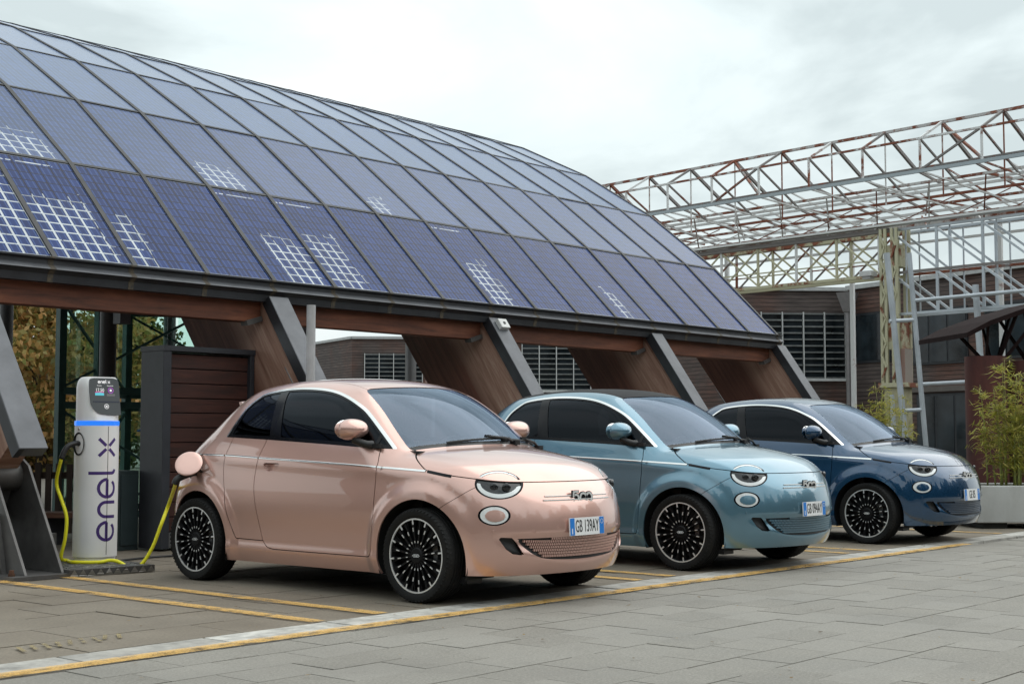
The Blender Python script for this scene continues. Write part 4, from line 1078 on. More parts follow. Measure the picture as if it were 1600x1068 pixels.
# ------------------------------------------------------------------ old steel hall: lantern roof, crane girder, column
def rusty(name, base, rust=.5):
    def fn(b):
        p = b.world(); n1 = b.noise(p, 1.7, 7, .7); r_ = b.rand()
        f_ = b.ramp(b.math('ADD', n1, b.math('MULTIPLY', b.math('SUBTRACT', r_, .5), .35)), [(.60 - rust * .25, 0.), (.68 - rust * .22, 1.)])
        rc = b.ramp(b.noise(p, 6, 5, .6), [(.3, (.13, .030, .014)), (.7, (.27, .085, .040))])
        return b.bsdf(b.mix(f_, base, rc), .65, 0)
    return mat(name, fn)
SW = rusty('white_paint_rusting', (.64, .65, .65), .06); SD = rusty('grey_paint_rusting', (.20, .185, .18), .02); SR = rusty('rust_red_steel', (.55, .55, .54), .68); SB = rusty('blue_grey_beam', (.34, .39, .42), .02)
SL = rusty('light_grey_rusting', (.46, .45, .445), .0); SY_ = rusty('faded_yellow_paint', (.47, .45, .31), -.05); SG = plain('galvanised_white', (.46, .50, .54), .42, .3, var=.15, scale=2)
TD = Vector((-.6577, .7533)); TN = Vector((.7533, .6577))
def T(s_, c_, z): p = TD * s_ + TN * c_; return V(p.x, p.y, z)
def member(root, name, p, q, w_, h, m):
    o = MB().bar(p, q, w_, h).obj(name, m); o.parent = root; o.matrix_parent_inverse = Matrix.Translation(-Vector(root.location)); return o
hall = empty('steel_hall_frame', T(16, 31, 0), 0, 'open rusting white steel roof frame of an old hall above the timber building', 'steel frame')
S0, S1 = 9.0, 38.
for c_, z, m, w_ in ((31, 8.88, SL, .10), (30, 8.33, SW, .07), (30, 7.53, SB, .12), (30.9, 7.80, SD, .06), (32.4, 8.08, SW, .07)): member(hall, 'chord', T(S0, c_, z), T(S1, c_, z), .06, w_ * .72, m)
for k in range(18):
    s_ = 10.96 + 1.66 * k
    member(hall, 'post', T(s_, 30, 7.53), T(s_, 30, 8.33), .05, .05, SW); member(hall, 'rafter', T(s_, 30, 8.33), T(s_, 31, 8.88), .055, .055, SW if k % 2 else SD)
    member(hall, 'rafter', T(s_, 31, 8.88), T(s_, 32.4, 8.08), .07, .08, SD); member(hall, 'rafter', T(s_, 32.4, 8.08), T(s_, 36.5, 7.35), .05, .06, SD)
    member(hall, 'hanger', T(s_, 31, 8.88), T(s_, 31, 7.0), .03, .03, SR); member(hall, 'tie', T(s_, 30, 8.33), T(s_, 31.7, 7.42), .045, .045, SD)
    member(hall, 'tie', T(s_, 30, 7.53), T(s_, 36.5, 7.1), .04, .04, SW)
    member(hall, 'tie', T(s_ + .83, 32.4, 8.05), T(s_ + .83, 36.5, 7.2), .035, .04, SW); member(hall, 'tie', T(s_ + .83, 33, 6.9), T(s_, 34.2, 7.6), .03, .03, SR)
    if k % 4 == 1: member(hall, 'brace', T(s_, 31, 8.85), T(s_ - 1.66, 30, 7.6), .06, .06, SD); member(hall, 'brace', T(s_ - 1.66, 30, 8.33), T(s_, 30, 7.55), .05, .05, SD)
    if k % 2: 
        member(hall, 'brace', T(s_, 33, 7.84), T(s_ - 1.66, 35.4, 7.4), .04, .05, SR); member(hall, 'brace', T(s_ - 1.66, 33, 7.84), T(s_, 35.4, 7.4), .04, .05, SW)
    member(hall, 'brace', T(s_, 33, 7.85), T(s_ + .8, 34.2, 6.75), .035, .045, SR if k % 2 else SW); member(hall, 'brace', T(s_ + .8, 34.2, 6.75), T(s_ + 1.66, 35.2, 7.35), .035, .045, SW)
    if k % 3 == 0: member(hall, 'post', T(s_, 36.5, 0), T(s_, 36.5, 7.3), .12, .12, SW)
for c_, z, m in ((33, 7.85, SR), (33.6, 7.72, SW), (34.0, 7.62, SR), (34.5, 7.50, SR), (35.0, 7.40, SW), (35.4, 7.30, SR), (36.5, 7.10, SW), (34.2, 6.75, SW), (33.3, 7.78, SW), (34.8, 7.05, SR), (35.2, 6.6, SW), (36, 7.2, SR)): member(hall, 'purlin', T(S0, c_, z), T(S1, c_, z), .06, .07, m)
gird = empty('crane_girder', T(24, 28.25, 0), 0, 'yellow green lattice girder with crossed braces left of the yellow column', 'girder')
for c_ in (28.25, 28.85):
    member(gird, 'chord', T(19.0, c_, 5.88), T(36, c_, 5.88), .14, .10, SD if c_ < 28.5 else SY_); member(gird, 'chord', T(19.0, c_, 4.84), T(36, c_, 4.84), .08, .07, SY_)
    member(gird, 'rail', T(19.0, c_, 5.20), T(36, c_, 5.20), .03, .03, SY_)
    for k in range(14):
        s_ = 19.28 + 1.2 * k; member(gird, 'post', T(s_, c_, 4.84), T(s_, c_, 5.85), .05, .055, SY_ if k % 2 else SW)
        member(gird, 'brace', T(s_, c_, 5.82), T(s_ + 1.2, c_, 4.88), .03, .04, SY_ if c_ < 28.5 else SD); member(gird, 'brace', T(s_, c_, 4.88), T(s_ + 1.2, c_, 5.82), .03, .04, SY_)
member(gird, 'rail', T(9, 28.2, 5.99), T(36, 28.2, 5.99), .26, .05, SW)
gal = empty('galvanised_truss', T(15, 28.25, 0), 0, 'pale galvanised steel truss running right from the yellow column', 'truss')
for c_ in (28.25, 28.8):
    for z, m in ((5.86, SG), (4.86, SD), (3.90, SG)): member(gal, 'chord', T(8, c_, z), T(18.95, c_, z), .07, .06, m)
    for k in range(9):
        s_ = 18.9 - 1.15 * k
        member(gal, 'post', T(s_, c_, 3.9), T(s_, c_, 5.86), .055, .055, SG); member(gal, 'post', T(s_ - .28, c_ + .1, 3.9), T(s_ - .28, c_ + .1, 5.86), .03, .03, SG)
        member(gal, 'brace', T(s_, c_, 5.80), T(s_ - 1.15, c_, 4.90), .04, .05, SG); member(gal, 'brace', T(s_, c_, 4.82), T(s_ - 1.15, c_, 3.95), .04, .05, SG)
fr = empty('pipe_frame', V(8.9, 31, 0), 0, 'pale steel pipe ladder frame standing right of the yellow column', 'steel frame')
def pipe(p, q, r_=.045): 
    o = MB().tube([p, q], r_, 10).obj('pipe', SG, None, 40); o.parent = fr; o.matrix_parent_inverse = Matrix.Translation(-Vector(fr.location))
pipe(V(9.06, 31, 0), V(8.71, 31, 5.1), .055); pipe(V(8.64, 31, 0), V(8.22, 31, 5.1), .065); pipe(V(8.25, 31, 3.6), V(8.80, 31, 3.63)); pipe(V(8.55, 31, 1.65), V(8.95, 31, 1.67)); pipe(V(8.92, 31, 2.22), V(10.35, 31, 2.30)); pipe(V(8.80, 31, 4.05), V(11.2, 30, 4.2)); pipe(V(10.35, 31, 0), V(10.15, 31, 4.4), .07); pipe(V(8.4, 31.1, 0), V(8.3, 31.1, 2), .05)
colm = empty('yellow_column', T(18.9, 28.3, 0), 0, 'weathered yellow lattice column with brick infill carrying the girder', 'column')
for s_ in (18.72, 18.84, 19.02, 19.14):
    member(colm, 'flange', T(s_, 28.12, 2.3), T(s_, 28.12, 5.9), .065, .065, SY_); member(colm, 'flange', T(s_, 28.62, 2.3), T(s_, 28.62, 5.9), .065, .065, SY_)
for k in range(12): z = 2.4 + .28 * k; member(colm, 'lacing', T(18.72 if k % 2 else 18.84, 28.08, z), T(18.84 if k % 2 else 18.72, 28.08, z + .28), .04, .04, SY_); member(colm, 'lacing', T(19.02 if k % 2 else 19.14, 28.08, z), T(19.14 if k % 2 else 19.02, 28.08, z + .28), .04, .04, SY_)
def m_brick(b):
    br = b.n('ShaderNodeTexBrick'); br.inputs['Scale'].default_value = 6; br.inputs['Color1'].default_value = (.33, .10, .065, 1); br.inputs['Color2'].default_value = (.24, .075, .05, 1); br.inputs['Mortar'].default_value = (.30, .26, .23, 1)
    b.l(b.pos('Generated'), br.inputs[0]); return b.bsdf(br.outputs[0], .85)
member(colm, 'brick_infill', T(18.70, 28.37, 2.3), T(18.70, 28.37, 3.1), .16, .4, mat('brick_infill', m_brick)); member(colm, 'plate', T(18.9, 28.36, 3.1), T(18.9, 28.36, 3.7), .42, .42, SY_); member(colm, 'plate', T(18.9, 28.36, 5.0), T(18.9, 28.36, 5.5), .42, .42, SY_)
member(colm, 'base_cap', T(18.9, 28.36, 2.22), T(18.9, 28.36, 2.32), .70, .6, SY_); member(colm, 'base', T(18.9, 28.36, 0), T(18.9, 28.36, 2.22), .44, .5, plain('yellowed_concrete', (.33, .31, .20), .85, var=.25))
m = MB(); p = T(19.35, 27.9, 4.86); m.box(tuple(p), (.30, .30, .12)); m.box(tuple(p + Vector((0, 0, -.09))), (.2, .2, .07)); o = m.obj('flood_lamp', plain('lamp_casing', (.5, .5, .5), .4)); tag(o, 'small pale floodlight fixed to the side of the yellow column', 'lamp')
# ------------------------------------------------------------------ corten pavilion, right edge
def m_corten(b):
    n1 = b.noise(b.pos('Object', (1, 1, .35)), 3.2, 7, .65); return b.bsdf(b.ramp(n1, [(.3, (.040, .010, .009)), (.6, (.090, .022, .016)), (.85, (.16, .048, .030))]), .7, 0, n1, .1, .003)
CORT = mat('corten_steel', m_corten); CORD = plain('dark_corten', (.020, .012, .012), .9, var=.3, spec=.08)
for k, (x, d, r_, h, lab) in enumerate(((6.80, 20.4, .29, 2.22, 'rust red steel drum behind the bamboo, left of two'), (7.45, 20.6, .34, 2.16, 'rust red steel drum at the right edge behind the bamboo'))):
    p = V(x, d, 0); m = MB().lathe([(r_ - .02, 0), (r_, 0), (r_, h), (r_ - .025, h), (r_ - .025, h - .3), (.001, h - .3)], 40); o = m.obj('steel_drum', CORT, None, 40); o.location = p; tag(o, lab, 'drum', 'rust red drums')
pav = empty('pavilion_roof', V(7.6, 20.9, 0), 0, 'dark rusty curved pavilion roof with ribs at the right edge', 'roof')
def padd(o): o.parent = pav; o.matrix_parent_inverse = Matrix.Translation(-Vector(pav.location)); return o
RP = [(6.42, 2.47), (6.75, 2.64), (7.2, 2.80), (7.8, 2.98), (8.6, 3.12), (9.6, 3.2)]
m = MB(); 
for (xa, za), (xb, zb) in zip(RP[:-1], RP[1:]):
    vs = [V(xa, 20.0, za), V(xb, 20.0, zb), V(xb, 22.4, zb + .05), V(xa, 22.4, za + .05)]; vs += [q + Vector((0, 0, .07)) for q in vs]; m.add(vs, [(3, 2, 1, 0), (4, 5, 6, 7), (0, 1, 5, 4), (1, 2, 6, 5), (2, 3, 7, 6), (3, 0, 4, 7)])
padd(m.obj('roof_sheet', CORD))
zr_ = lambda x: float(np.interp(x, [q[0] for q in RP], [q[1] for q in RP]))
for cx, cd in ((6.80, 20.4), (7.45, 20.6)):
    for dx in (-.05, .35, .8):
        x = cx + dx; padd(MB().bar(V(cx + .12 * (dx > 0), cd, 2.0), V(x, 20.1, zr_(x) + .01), .03, .045).obj('strut', CORD)); padd(MB().bar(V(cx + .12, cd, 2.0), V(x, 21.6, zr_(x) + .03), .03, .045).obj('strut', CORD))
padd(MB().tube([V(6.9, 20.7, 2.08), V(9.4, 20.7, 2.12)], .05, 8).obj('ring_beam', CORD)); 
for x in (8.3, 9.3): padd(MB().tube([V(x, 20.8, 0), V(x, 20.8, 3.0)], .08, 10).obj('post', CORD))
# ------------------------------------------------------------------ planting
def leaf_mat(name, cols, tr=.45):
    def fn(b):
        g_ = b.n('ShaderNodeNewGeometry').outputs['Random Per Island']; c = b.ramp(g_, [(i / (len(cols) - 1), q) for i, q in enumerate(cols)])
        b.bsdf(c, .55); t_ = b.n('ShaderNodeBsdfTranslucent'); b.l(c, t_.inputs[0]); mx_ = b.n('ShaderNodeMixShader'); mx_.inputs[0].default_value = tr
        b.l(b.p.outputs[0], mx_.inputs[1]); b.l(t_.outputs[0], mx_.inputs[2]); b.l(mx_.outputs[0], b.out.inputs[0]); return b.m
    return mat(name, fn)
BAMB = leaf_mat('bamboo_leaves', [(.15, .17, .025), (.28, .29, .045), (.42, .40, .07), (.52, .42, .11)])
AUT = leaf_mat('autumn_leaves', [(.15, .16, .05), (.32, .27, .08), (.46, .30, .10), (.54, .30, .11), (.26, .28, .09)])
GRN = leaf_mat('green_leaves', [(.030, .050, .014), (.075, .105, .028), (.13, .16, .045)])
BARK = plain('bark', (.07, .055, .04), .9, var=.4, scale=10); CULM = plain('bamboo_culm', (.22, .24, .06), .5, var=.3)
def quads(C, D, U, L, W_):
    """leaf blades: centre, direction, side vectors -> pointed 4-gons"""
    n = len(C); a = C - D * L[:, None] / 2; b_ = C + D * L[:, None] / 2; s_ = U * W_[:, None] / 2
    Vt = np.stack([a, C - D * (L * .1)[:, None] + s_, b_, C - D * (L * .1)[:, None] - s_], 1).reshape(-1, 3); F = np.arange(4 * n).reshape(n, 4); return Vt, F
def unit(a): return a / np.maximum(np.linalg.norm(a, axis=1), 1e-9)[:, None]
def bamboo(name, base, h, spread, nst, label, dens=1.):
    root = empty(name, base, 0, label, 'bamboo'); st = MB(); Cs = []; Ds = []
    for k in range(nst):
        a = rng.uniform(0, 6.28); r0 = spread * .35 * math.sqrt(rng.uniform()); hh = h * rng.uniform(.45, 1.0) * (1 - .35 * r0 / spread); lean = rng.uniform(.05, .32) * spread
        p = [(r0 * math.cos(a) + lean * t * t * math.cos(a), r0 * math.sin(a) + lean * t * t * math.sin(a), hh * t) for t in np.linspace(0, 1, 7)]
        st.tube(p, [.011 * (1 - .8 * t) + .001 for t in np.linspace(0, 1, 7)], 5)
        P_ = np.array(p)
        for q in range(int(34 * dens)):
            t = rng.uniform(.12, 1) ** .8; i = min(5, int(t * 6)); b0 = P_[i] + (P_[i + 1] - P_[i]) * (t * 6 - i); az = rng.uniform(0, 6.28); ln = rng.uniform(.08, .26) * (1.15 - .5 * t)
            tip = b0 + np.array([math.cos(az) * ln, math.sin(az) * ln, ln * rng.uniform(-.15, .5)])
            for _ in range(7):
                Cs.append(b0 + (tip - b0) * rng.uniform(.4, 1.1) + rng.normal(0, .02, 3)); d = np.array([math.cos(az + rng.normal(0, .8)), math.sin(az + rng.normal(0, .8)), rng.normal(-.25, .4)]); Ds.append(d)
    C = np.array(Cs); D = unit(np.array(Ds)); n = len(C); U = unit(np.cross(D, rng.normal(0, 1, (n, 3)) * .5 + np.array([0, 0, 1])))
    Vt, F = quads(C, D, U, rng.uniform(.07, .15, n), rng.uniform(.010, .020, n)); 
    link('foliage', mesh_from('foliage', Vt, F), BAMB, root); st.obj('stem', CULM, root, True); return root
def tree(base, h, rad, label, m, nleaf=9000, sz=.16, lo=.16, trunk=.16):
    root = empty('tree', base, 0, label, 'tree', 'trees beyond the canopy'); st = MB(); cl = []
    st.tube([(0, 0, -.1), (.05, .03, h * .25), (-.04, .08, h * .55), (.05, 0, h * .9)], [trunk, trunk * .8, trunk * .5, .03], 9)
    for k in range(26):
        t = rng.uniform(lo, .97); a = rng.uniform(0, 6.28); rr = rad * (math.sin(math.pi * min(1, (t - lo) / (1 - lo) * .85 + .14)) ** .7) * rng.uniform(.45, 1); e_ = np.array([rr * math.cos(a), rr * math.sin(a), h * t + rr * .15])
        st.tube([(0, 0, h * t * .75), tuple(e_ * np.array([.5, .5, 1]) - np.array([0, 0, .1 * h * .3])), tuple(e_)], [trunk * .32, trunk * .2, .012], 5)
        for q in range(4): cl.append((e_ * np.array([1 - .2 * q, 1 - .2 * q, 1]) + rng.normal(0, rad * .14, 3), rad * rng.uniform(.13, .30)))
    pc = rng.integers(0, len(cl), nleaf); cc = np.array([q[0] for q in cl])[pc]; cr_ = np.array([q[1] for q in cl])[pc]
    dv = unit(rng.normal(0, 1, (nleaf, 3))); C = cc + dv * (cr_ * rng.uniform(.35, 1.05, nleaf))[:, None] * np.array([1, 1, .8])
    D = unit(rng.normal(0, 1, (nleaf, 3)) + np.array([0, 0, -.5])); U = unit(np.cross(D, rng.normal(0, 1, (nleaf, 3))))
    Vt, F = quads(C, D, U, rng.uniform(.7, 1.4, nleaf) * sz, rng.uniform(.5, .9, nleaf) * sz); link('crown', mesh_from('crown', Vt, F), m, root); st.obj('trunk', BARK, root, True); return root
tree(V(-13.2, 40, 0), 9.0, 3.6, 'orange brown autumn tree at the left edge behind the slat fence', AUT, 22000, .20, .02)
tree(V(-14.2, 46, 0), 9.5, 3.6, 'autumn tree with mixed green leaves seen through the glass tower', AUT, 20000, .20, .02)
tree(V(-17.0, 43, 0), 10, 3.6, 'tall autumn tree just inside the left edge, behind the leaning leg', AUT, 16000, .22, .02)
tree(V(-14.4, 52, 0), 8.0, 2.6, 'green tree behind the glass tower, beside the dark timber kiosk', GRN, 14000, .20, .02)
CONC = mat('pale_concrete', lambda b: b.bsdf(b.mix(b.ramp(b.noise(b.pos('Object', (1, 1, .25)), 5, 7, .7), [(.45, 0.), (.75, .5)]), b.ramp(b.noise(b.pos(), 1.6, 6, .6), [(.3, (.40, .40, .385)), (.7, (.52, .52, .50))]), (.30, .285, .26)), .8, 0, b.noise(b.pos(), 50, 3), .25, .004))
SOIL = plain('soil', (.04, .03, .022), .95)
pl = empty('concrete_planter', V(6.35, 17.25, 0), R(-49.2) + R(2), 'pale concrete planter trough with bamboo beside the dark navy car', 'planter')
m = MB(); ro = [(-.95, -.55), (1.6, -.55), (1.6, .55), (-.95, .55)]; ri = [(-.86, -.46), (1.51, -.46), (1.51, .46), (-.86, .46)]
vs = [(x, y, z) for z, P_ in ((.07, ro), (.50, ro), (.50, ri), (.42, ri)) for x, y in P_]; fs = [(3, 2, 1, 0)]
for k in range(3):
    for j in range(4): fs.append((k * 4 + j, k * 4 + (j + 1) % 4, k * 4 + 4 + (j + 1) % 4, k * 4 + 4 + j))
m.add(vs, fs); m.obj('trough', CONC, pl, bevel=.012); MB().add([(x, y, .44) for x, y in ri], [(0, 1, 2, 3)]).obj('soil', SOIL, pl)
for x in (-.7, 1.3): MB().box((x, 0, .035), (.28, .9, .07)).obj('foot', plain('dark_foot', (.05, .048, .045), .8), pl)
bamboo('bamboo_plant', V(5.95, 17.2, .42), 1.75, .8, 15, 'tall yellow green bamboo growing in the concrete planter at right', 1.0)
bamboo('bamboo_plant', V(6.75, 17.4, .42), 1.25, .8, 15, 'lower bushy bamboo at the right edge in the concrete planter', 1.0)
bamboo('bamboo_plant', V(6.72, 25.5, 0), 2.15, .75, 22, 'slender bamboo clump in front of the yellow column', .9)
MB_ = MB().box((0, 0, .2), (1.4, .9, .4)); o = MB_.obj('low_planter', CONC, None, bevel=.01); o.location = V(6.9, 25.6, 0); tag(o, 'low concrete box under the slender bamboo clump behind the navy car', 'planter')
for q in range(1):
    m = MB(); m.box((0, 0, .42), (3.2, .45, .08)); m.box((-1.4, 0, .19), (.12, .4, .38)); m.box((1.4, 0, .19), (.12, .4, .38)); o = m.obj('stone_bench', CONC, None, bevel=.008); o.location = V(6.4, 21.6, 0); o.rotation_euler = (0, 0, R(-49.2)); tag(o, 'pale stone bench behind the navy car bonnet, left of the planter', 'bench')
# wood beyond the square, seen only mirrored in paint and glass
n = 30000; a = rng.uniform(R(150), R(335), n); rr = rng.uniform(40, 52, n); hh = 10 + 3.5 * np.sin(a * 9) * np.sin(a * 23 + 1) + 1.5 * np.sin(a * 61)
C = np.stack([rr * np.cos(a), rr * np.sin(a), np.abs(rng.uniform(0, 1, n)) * (hh + rng.normal(0, .6, n))], 1); D = unit(rng.normal(0, 1, (n, 3))); U = unit(np.cross(D, rng.normal(0, 1, (n, 3))))
Vt, F = quads(C, D, U, rng.uniform(2.2, 4.0, n), rng.uniform(1.6, 3.0, n)); o = link('far_wood', mesh_from('far_wood', Vt, F), leaf_mat('dark_evergreen', [(.010, .016, .006), (.022, .034, .010), (.040, .055, .016)])); tag(o, 'belt of dark trees round the far side of the square', 'trees', kind='stuff')

# ------------------------------------------------------------------ under the canopy, left
ch = empty('charging_post', (-.77, 2.57, .055), 0, 'silver charging post with black screen and purple vertical lettering, left of the rose gold car', 'charger')
PSIL = plain('silver_powder_coat', (.80, .795, .80), .36, .10, var=.04, scale=2); FRONT = math.atan2(CAM[1] - 2.57, CAM[0] + .77) + R(26)   # the way the screen faces
ch.rotation_euler = (0, 0, FRONT)   # local +x = front
RB = .176
body_prof = [(RB - .012, 0), (RB - .012, .04), (RB, .045), (RB, 1.10), (RB - .004, 1.104)]
MB().lathe(body_prof, 64).obj('column', PSIL, ch, 35)
MB().lathe([(RB - .006, 1.104), (RB + .002, 1.106), (RB + .002, 1.140), (RB - .006, 1.142)], 64).obj('light_band', emis('blue_light_band', (.02, .22, .95), .9), ch, 35)
def head_sec(z, top=1.50, r_=.168):
    k = 1 if z < top - .10 else math.sqrt(max(0, 1 - ((z - (top - .10)) / .10) ** 2)) * .30 + .70 if z < top else .70
    pts = []
    xf = .150 - (z - 1.142) * .16                # raked front
    for j in range(64):
        a_ = 2 * math.pi * j / 64; x, y = r_ * math.cos(a_), r_ * 1.0 * math.sin(a_); y *= k if True else 1; x = min(x * (k if x < 0 else 1), xf); pts.append((x, y, z))
    return pts
zs = [1.142, 1.16, 1.2, 1.3, 1.40, 1.42, 1.44, 1.46, 1.475, 1.488, 1.497, 1.5]; vs = []; fs = []
for z in zs: vs += head_sec(z)
for i in range(len(zs) - 1):
    for j in range(64): fs.append((i * 64 + j, i * 64 + (j + 1) % 64, (i + 1) * 64 + (j + 1) % 64, (i + 1) * 64 + j))
fs.append(tuple((len(zs) - 1) * 64 + j for j in range(64)))
MB().add(vs, fs).obj('head', PSIL, ch, 35)
MF = Matrix.Translation((.150 - (1.335 - 1.142) * .16 + .004, 0, 1.335)) @ Matrix.Rotation(math.atan(-.16), 4, 'Y') @ Matrix(((0, 0, 1, 0), (1, 0, 0, 0), (0, 1, 0, 0), (0, 0, 0, 1)))   # (right, up, out)
def flat(name, poly, m, dz, parent, th=.003): return MB().prism(poly, lambda p, q, t: MF @ Vector((p, q, t)), dz, dz + th).obj(name, m, parent)
scr = smooth_pts([(-.128, .12), (-.105, .152), (0, .156), (.105, .152), (.130, .115), (.132, 0), (.134, -.12), (.126, -.148), (.02, -.148), (-.07, -.13), (-.12, -.07), (-.129, 0)], 4, True)
sc = flat('screen_panel', scr, plain('black_screen_glass', (.010, .010, .012), .08, var=.05, coat=1.), 0, ch); flat('reader_shelf', [(-.10, -.035), (.123, -.035), (.125, -.045), (-.10, -.045)], plain('dark_blue_gloss', (.02, .022, .045), .1), .003, sc)
def stxt(t, size, x, y, m, xs=1.): me = text_mesh(t, size, .0003, 1.0, xs); me.transform(MF @ Matrix.Translation((x, y, .0052))); link('screen_text', me, m, sc)
WHT = emis('screen_white', (.9, .9, .9), .9)
stxt('17,50', .040, -.040, .055, WHT, .85); stxt('Potenza', .012, -.042, .093, WHT); stxt('Disponibile', .012, .052, .093, WHT)
flat('screen_graph', [(-.082, .012), (-.005, .012), (-.005, .032), (-.04, .036), (-.082, .032)], emis('screen_cyan', (.10, .62, .72), .8), .004, sc, .001); flat('screen_graph', [(-.082, .033), (-.045, .037), (-.005, .033), (-.005, .042), (-.04, .046), (-.082, .042)], emis('screen_magenta', (.62, .05, .30), .7), .004, sc, .001)
flat('screen_button', [(.018, .008), (.090, .008), (.090, .026), (.018, .026)], emis('screen_grey', (.2, .2, .2), .5), .004, sc, .001)
def ringp(cx, cy, ro, ri, m, name):
    mm = MB(); vs = []; fs = []
    for k in range(28): a_ = 2 * math.pi * k / 28; vs += [MF @ Vector((cx + r_ * math.cos(a_), cy + r_ * math.sin(a_), .0055)) for r_ in (ro, ri)]
    for k in range(28): fs.append((2 * k, 2 * k + 1, 2 * ((k + 1) % 28) + 1, 2 * ((k + 1) % 28)))
    mm.add(vs, fs).obj(name, m, sc)
ringp(.055, .055, .025, .019, emis('screen_purple', (.45, .08, .60), .7), 'screen_ring'); ringp(.055, .055, .010, .0, WHT, 'screen_symbol'); ringp(.012, -.078, .020, .016, WHT, 'reader_ring'); flat('reader_mark', [(.002, -.084), (.022, -.084), (.018, -.072), (.006, -.072)], WHT, .004, sc, .001)
# "enel x": letters as ribbons on a unit em, drawn on the screen head and up the column
def letters():
    L = {}
    arc = lambda cx, cy, r_, a0, a1, n=18: [(cx + r_ * math.cos(a_), cy + r_ * math.sin(a_)) for a_ in np.linspace(a0, a1, n)]
    L['e'] = ([arc(.5, .5, .43, R(0), R(318)), [(.10, .5), (.93, .5)]], 1.08); L['n'] = ([[(.12, .02), (.12, .55)] , arc(.47, .55, .35, R(180), R(0)), [(.82, .55), (.82, .02)]], 1.0)
    L['l'] = ([[(.15, 1.42), (.15, .25)] + arc(.33, .25, .18, R(180), R(270), 6)], .48); L['x'] = ([[(.08, .06), (.42, .42)], [(.58, .58), (.92, .94)], [(.08, .94), (.42, .58)], [(.58, .42), (.92, .06)]], 1.0); L[' '] = ([], .42)
    return L
LET = letters()
def ribbon(pts, wd):
    vs = []; fs = []; pts = [np.array(q) for q in pts]
    q2 = [pts[0]]
    for a_, b_ in zip(pts[:-1], pts[1:]):
        k = max(1, int(np.linalg.norm(b_ - a_) / .12)); q2 += [a_ + (b_ - a_) * t / k for t in range(1, k + 1)]
    pts = q2
    for i, q in enumerate(pts):
        t = pts[min(i + 1, len(pts) - 1)] - pts[max(i - 1, 0)]; t = t / (np.linalg.norm(t) + 1e-9); n_ = np.array([-t[1], t[0]])
        for k in (-1, -.33, .33, 1): vs.append(q + n_ * wd / 2 * k)
    for i in range(len(pts) - 1):
        for j in range(3): a_ = i * 4 + j; fs.append((a_, a_ + 1, a_ + 5, a_ + 4))
    return vs, fs
def word(txt, wd): 
    x = 0; V2 = []; F2 = []
    for c in txt:
        st_, adv = LET[c]
        for s_ in st_:
            vs, fs = ribbon(s_, wd); k = len(V2); V2 += [(q[0] + x, q[1]) for q in vs]; F2 += [tuple(i + k for i in q) for q in fs]
        x += adv
    return V2, F2, x
V2, F2, Lw = word('enel x', .15); em = .166
# column lettering reads upwards
off = R(1)
vs = [((RB + .0012) * math.cos(off - (q[1] - .55) * em / RB), -0 + (RB + .0012) * math.sin(off - (q[1] - .55) * em / RB), .17 + q[0] * em) for q in V2]
PURP = plain('purple_lettering', (.055, .025, .16), .4, var=.04); MB().add(vs, F2).obj('lettering', PURP, ch)
V2, F2, Lw = word('enel x', .24); em = .021; vs = [MF @ Vector(((q[0] - Lw / 2) * em, .118 + (q[1] - .3) * em, .0056)) for q in V2]; MB().add(vs, F2).obj('head_lettering', WHT, sc)
MB().box((RB * math.cos(off + .06) + .0004, RB * math.sin(off + .06), .58), (.002, .004, 1.03)).obj('door_seam', SEAL, ch)
# socket on the left flank of the post
HA = R(-78); hp = Vector((RB * math.cos(HA), RB * math.sin(HA), .955)); RHm = Matrix.Translation(hp) @ Matrix.Rotation(HA, 4, 'Z') @ Matrix.Rotation(R(90), 4, 'Y')
MB().lathe([(.001, -.05), (.052, -.045), (.060, .002), (.070, .004)], 28, RHm @ Matrix.Diagonal((1.35, 1, 1, 1))).obj('socket', SEAL, ch, 40)
MB().lathe([(.001, .006), (.009, .005), (.011, 0)], 12, Matrix.Translation((RB * math.cos(HA) * 1.0, RB * math.sin(HA), 1.075)) @ Matrix.Rotation(HA, 4, 'Z') @ Matrix.Rotation(R(90), 4, 'Y')).obj('lock', CHROME, ch)
pb = empty('base_plate', (-.98, 2.27, 0), R(-6), 'checker plate steel base under the charging post', 'base'); CHK = mat('checker_plate', lambda b: b.bsdf((.30, .295, .28), .35, .8, b.ramp(b.n('ShaderNodeTexVoronoi').outputs[0], [(.2, 1.), (.5, 0.)]), .6, .01))
MB().box((.03, .18, .03), (.72, .92, .05)).obj('plate', STEELM, pb)
m = MB()
for k in range(10): m.add([(-.33 + .072 * k, -.285, .004), (-.33 + .072 * k + .072, -.285, .004), (-.33 + .072 * k + .036, -.290, .056)], [(0, 1, 2)])
for k in range(8):
    for j in range(9): m.box((-.27 + .085 * k, -.22 + .10 * j, .057), (.05, .012, .005), Matrix.Translation((-.27 + .085 * k, -.22 + .10 * j, 0)) @ Matrix.Rotation(R(45 if (k + j) % 2 else -45), 4, 'Z') @ Matrix.Translation((.27 - .085 * k, .22 - .10 * j, 0)))
m.obj('tread_pattern', CHK, pb)['kind'] = 'stuff'
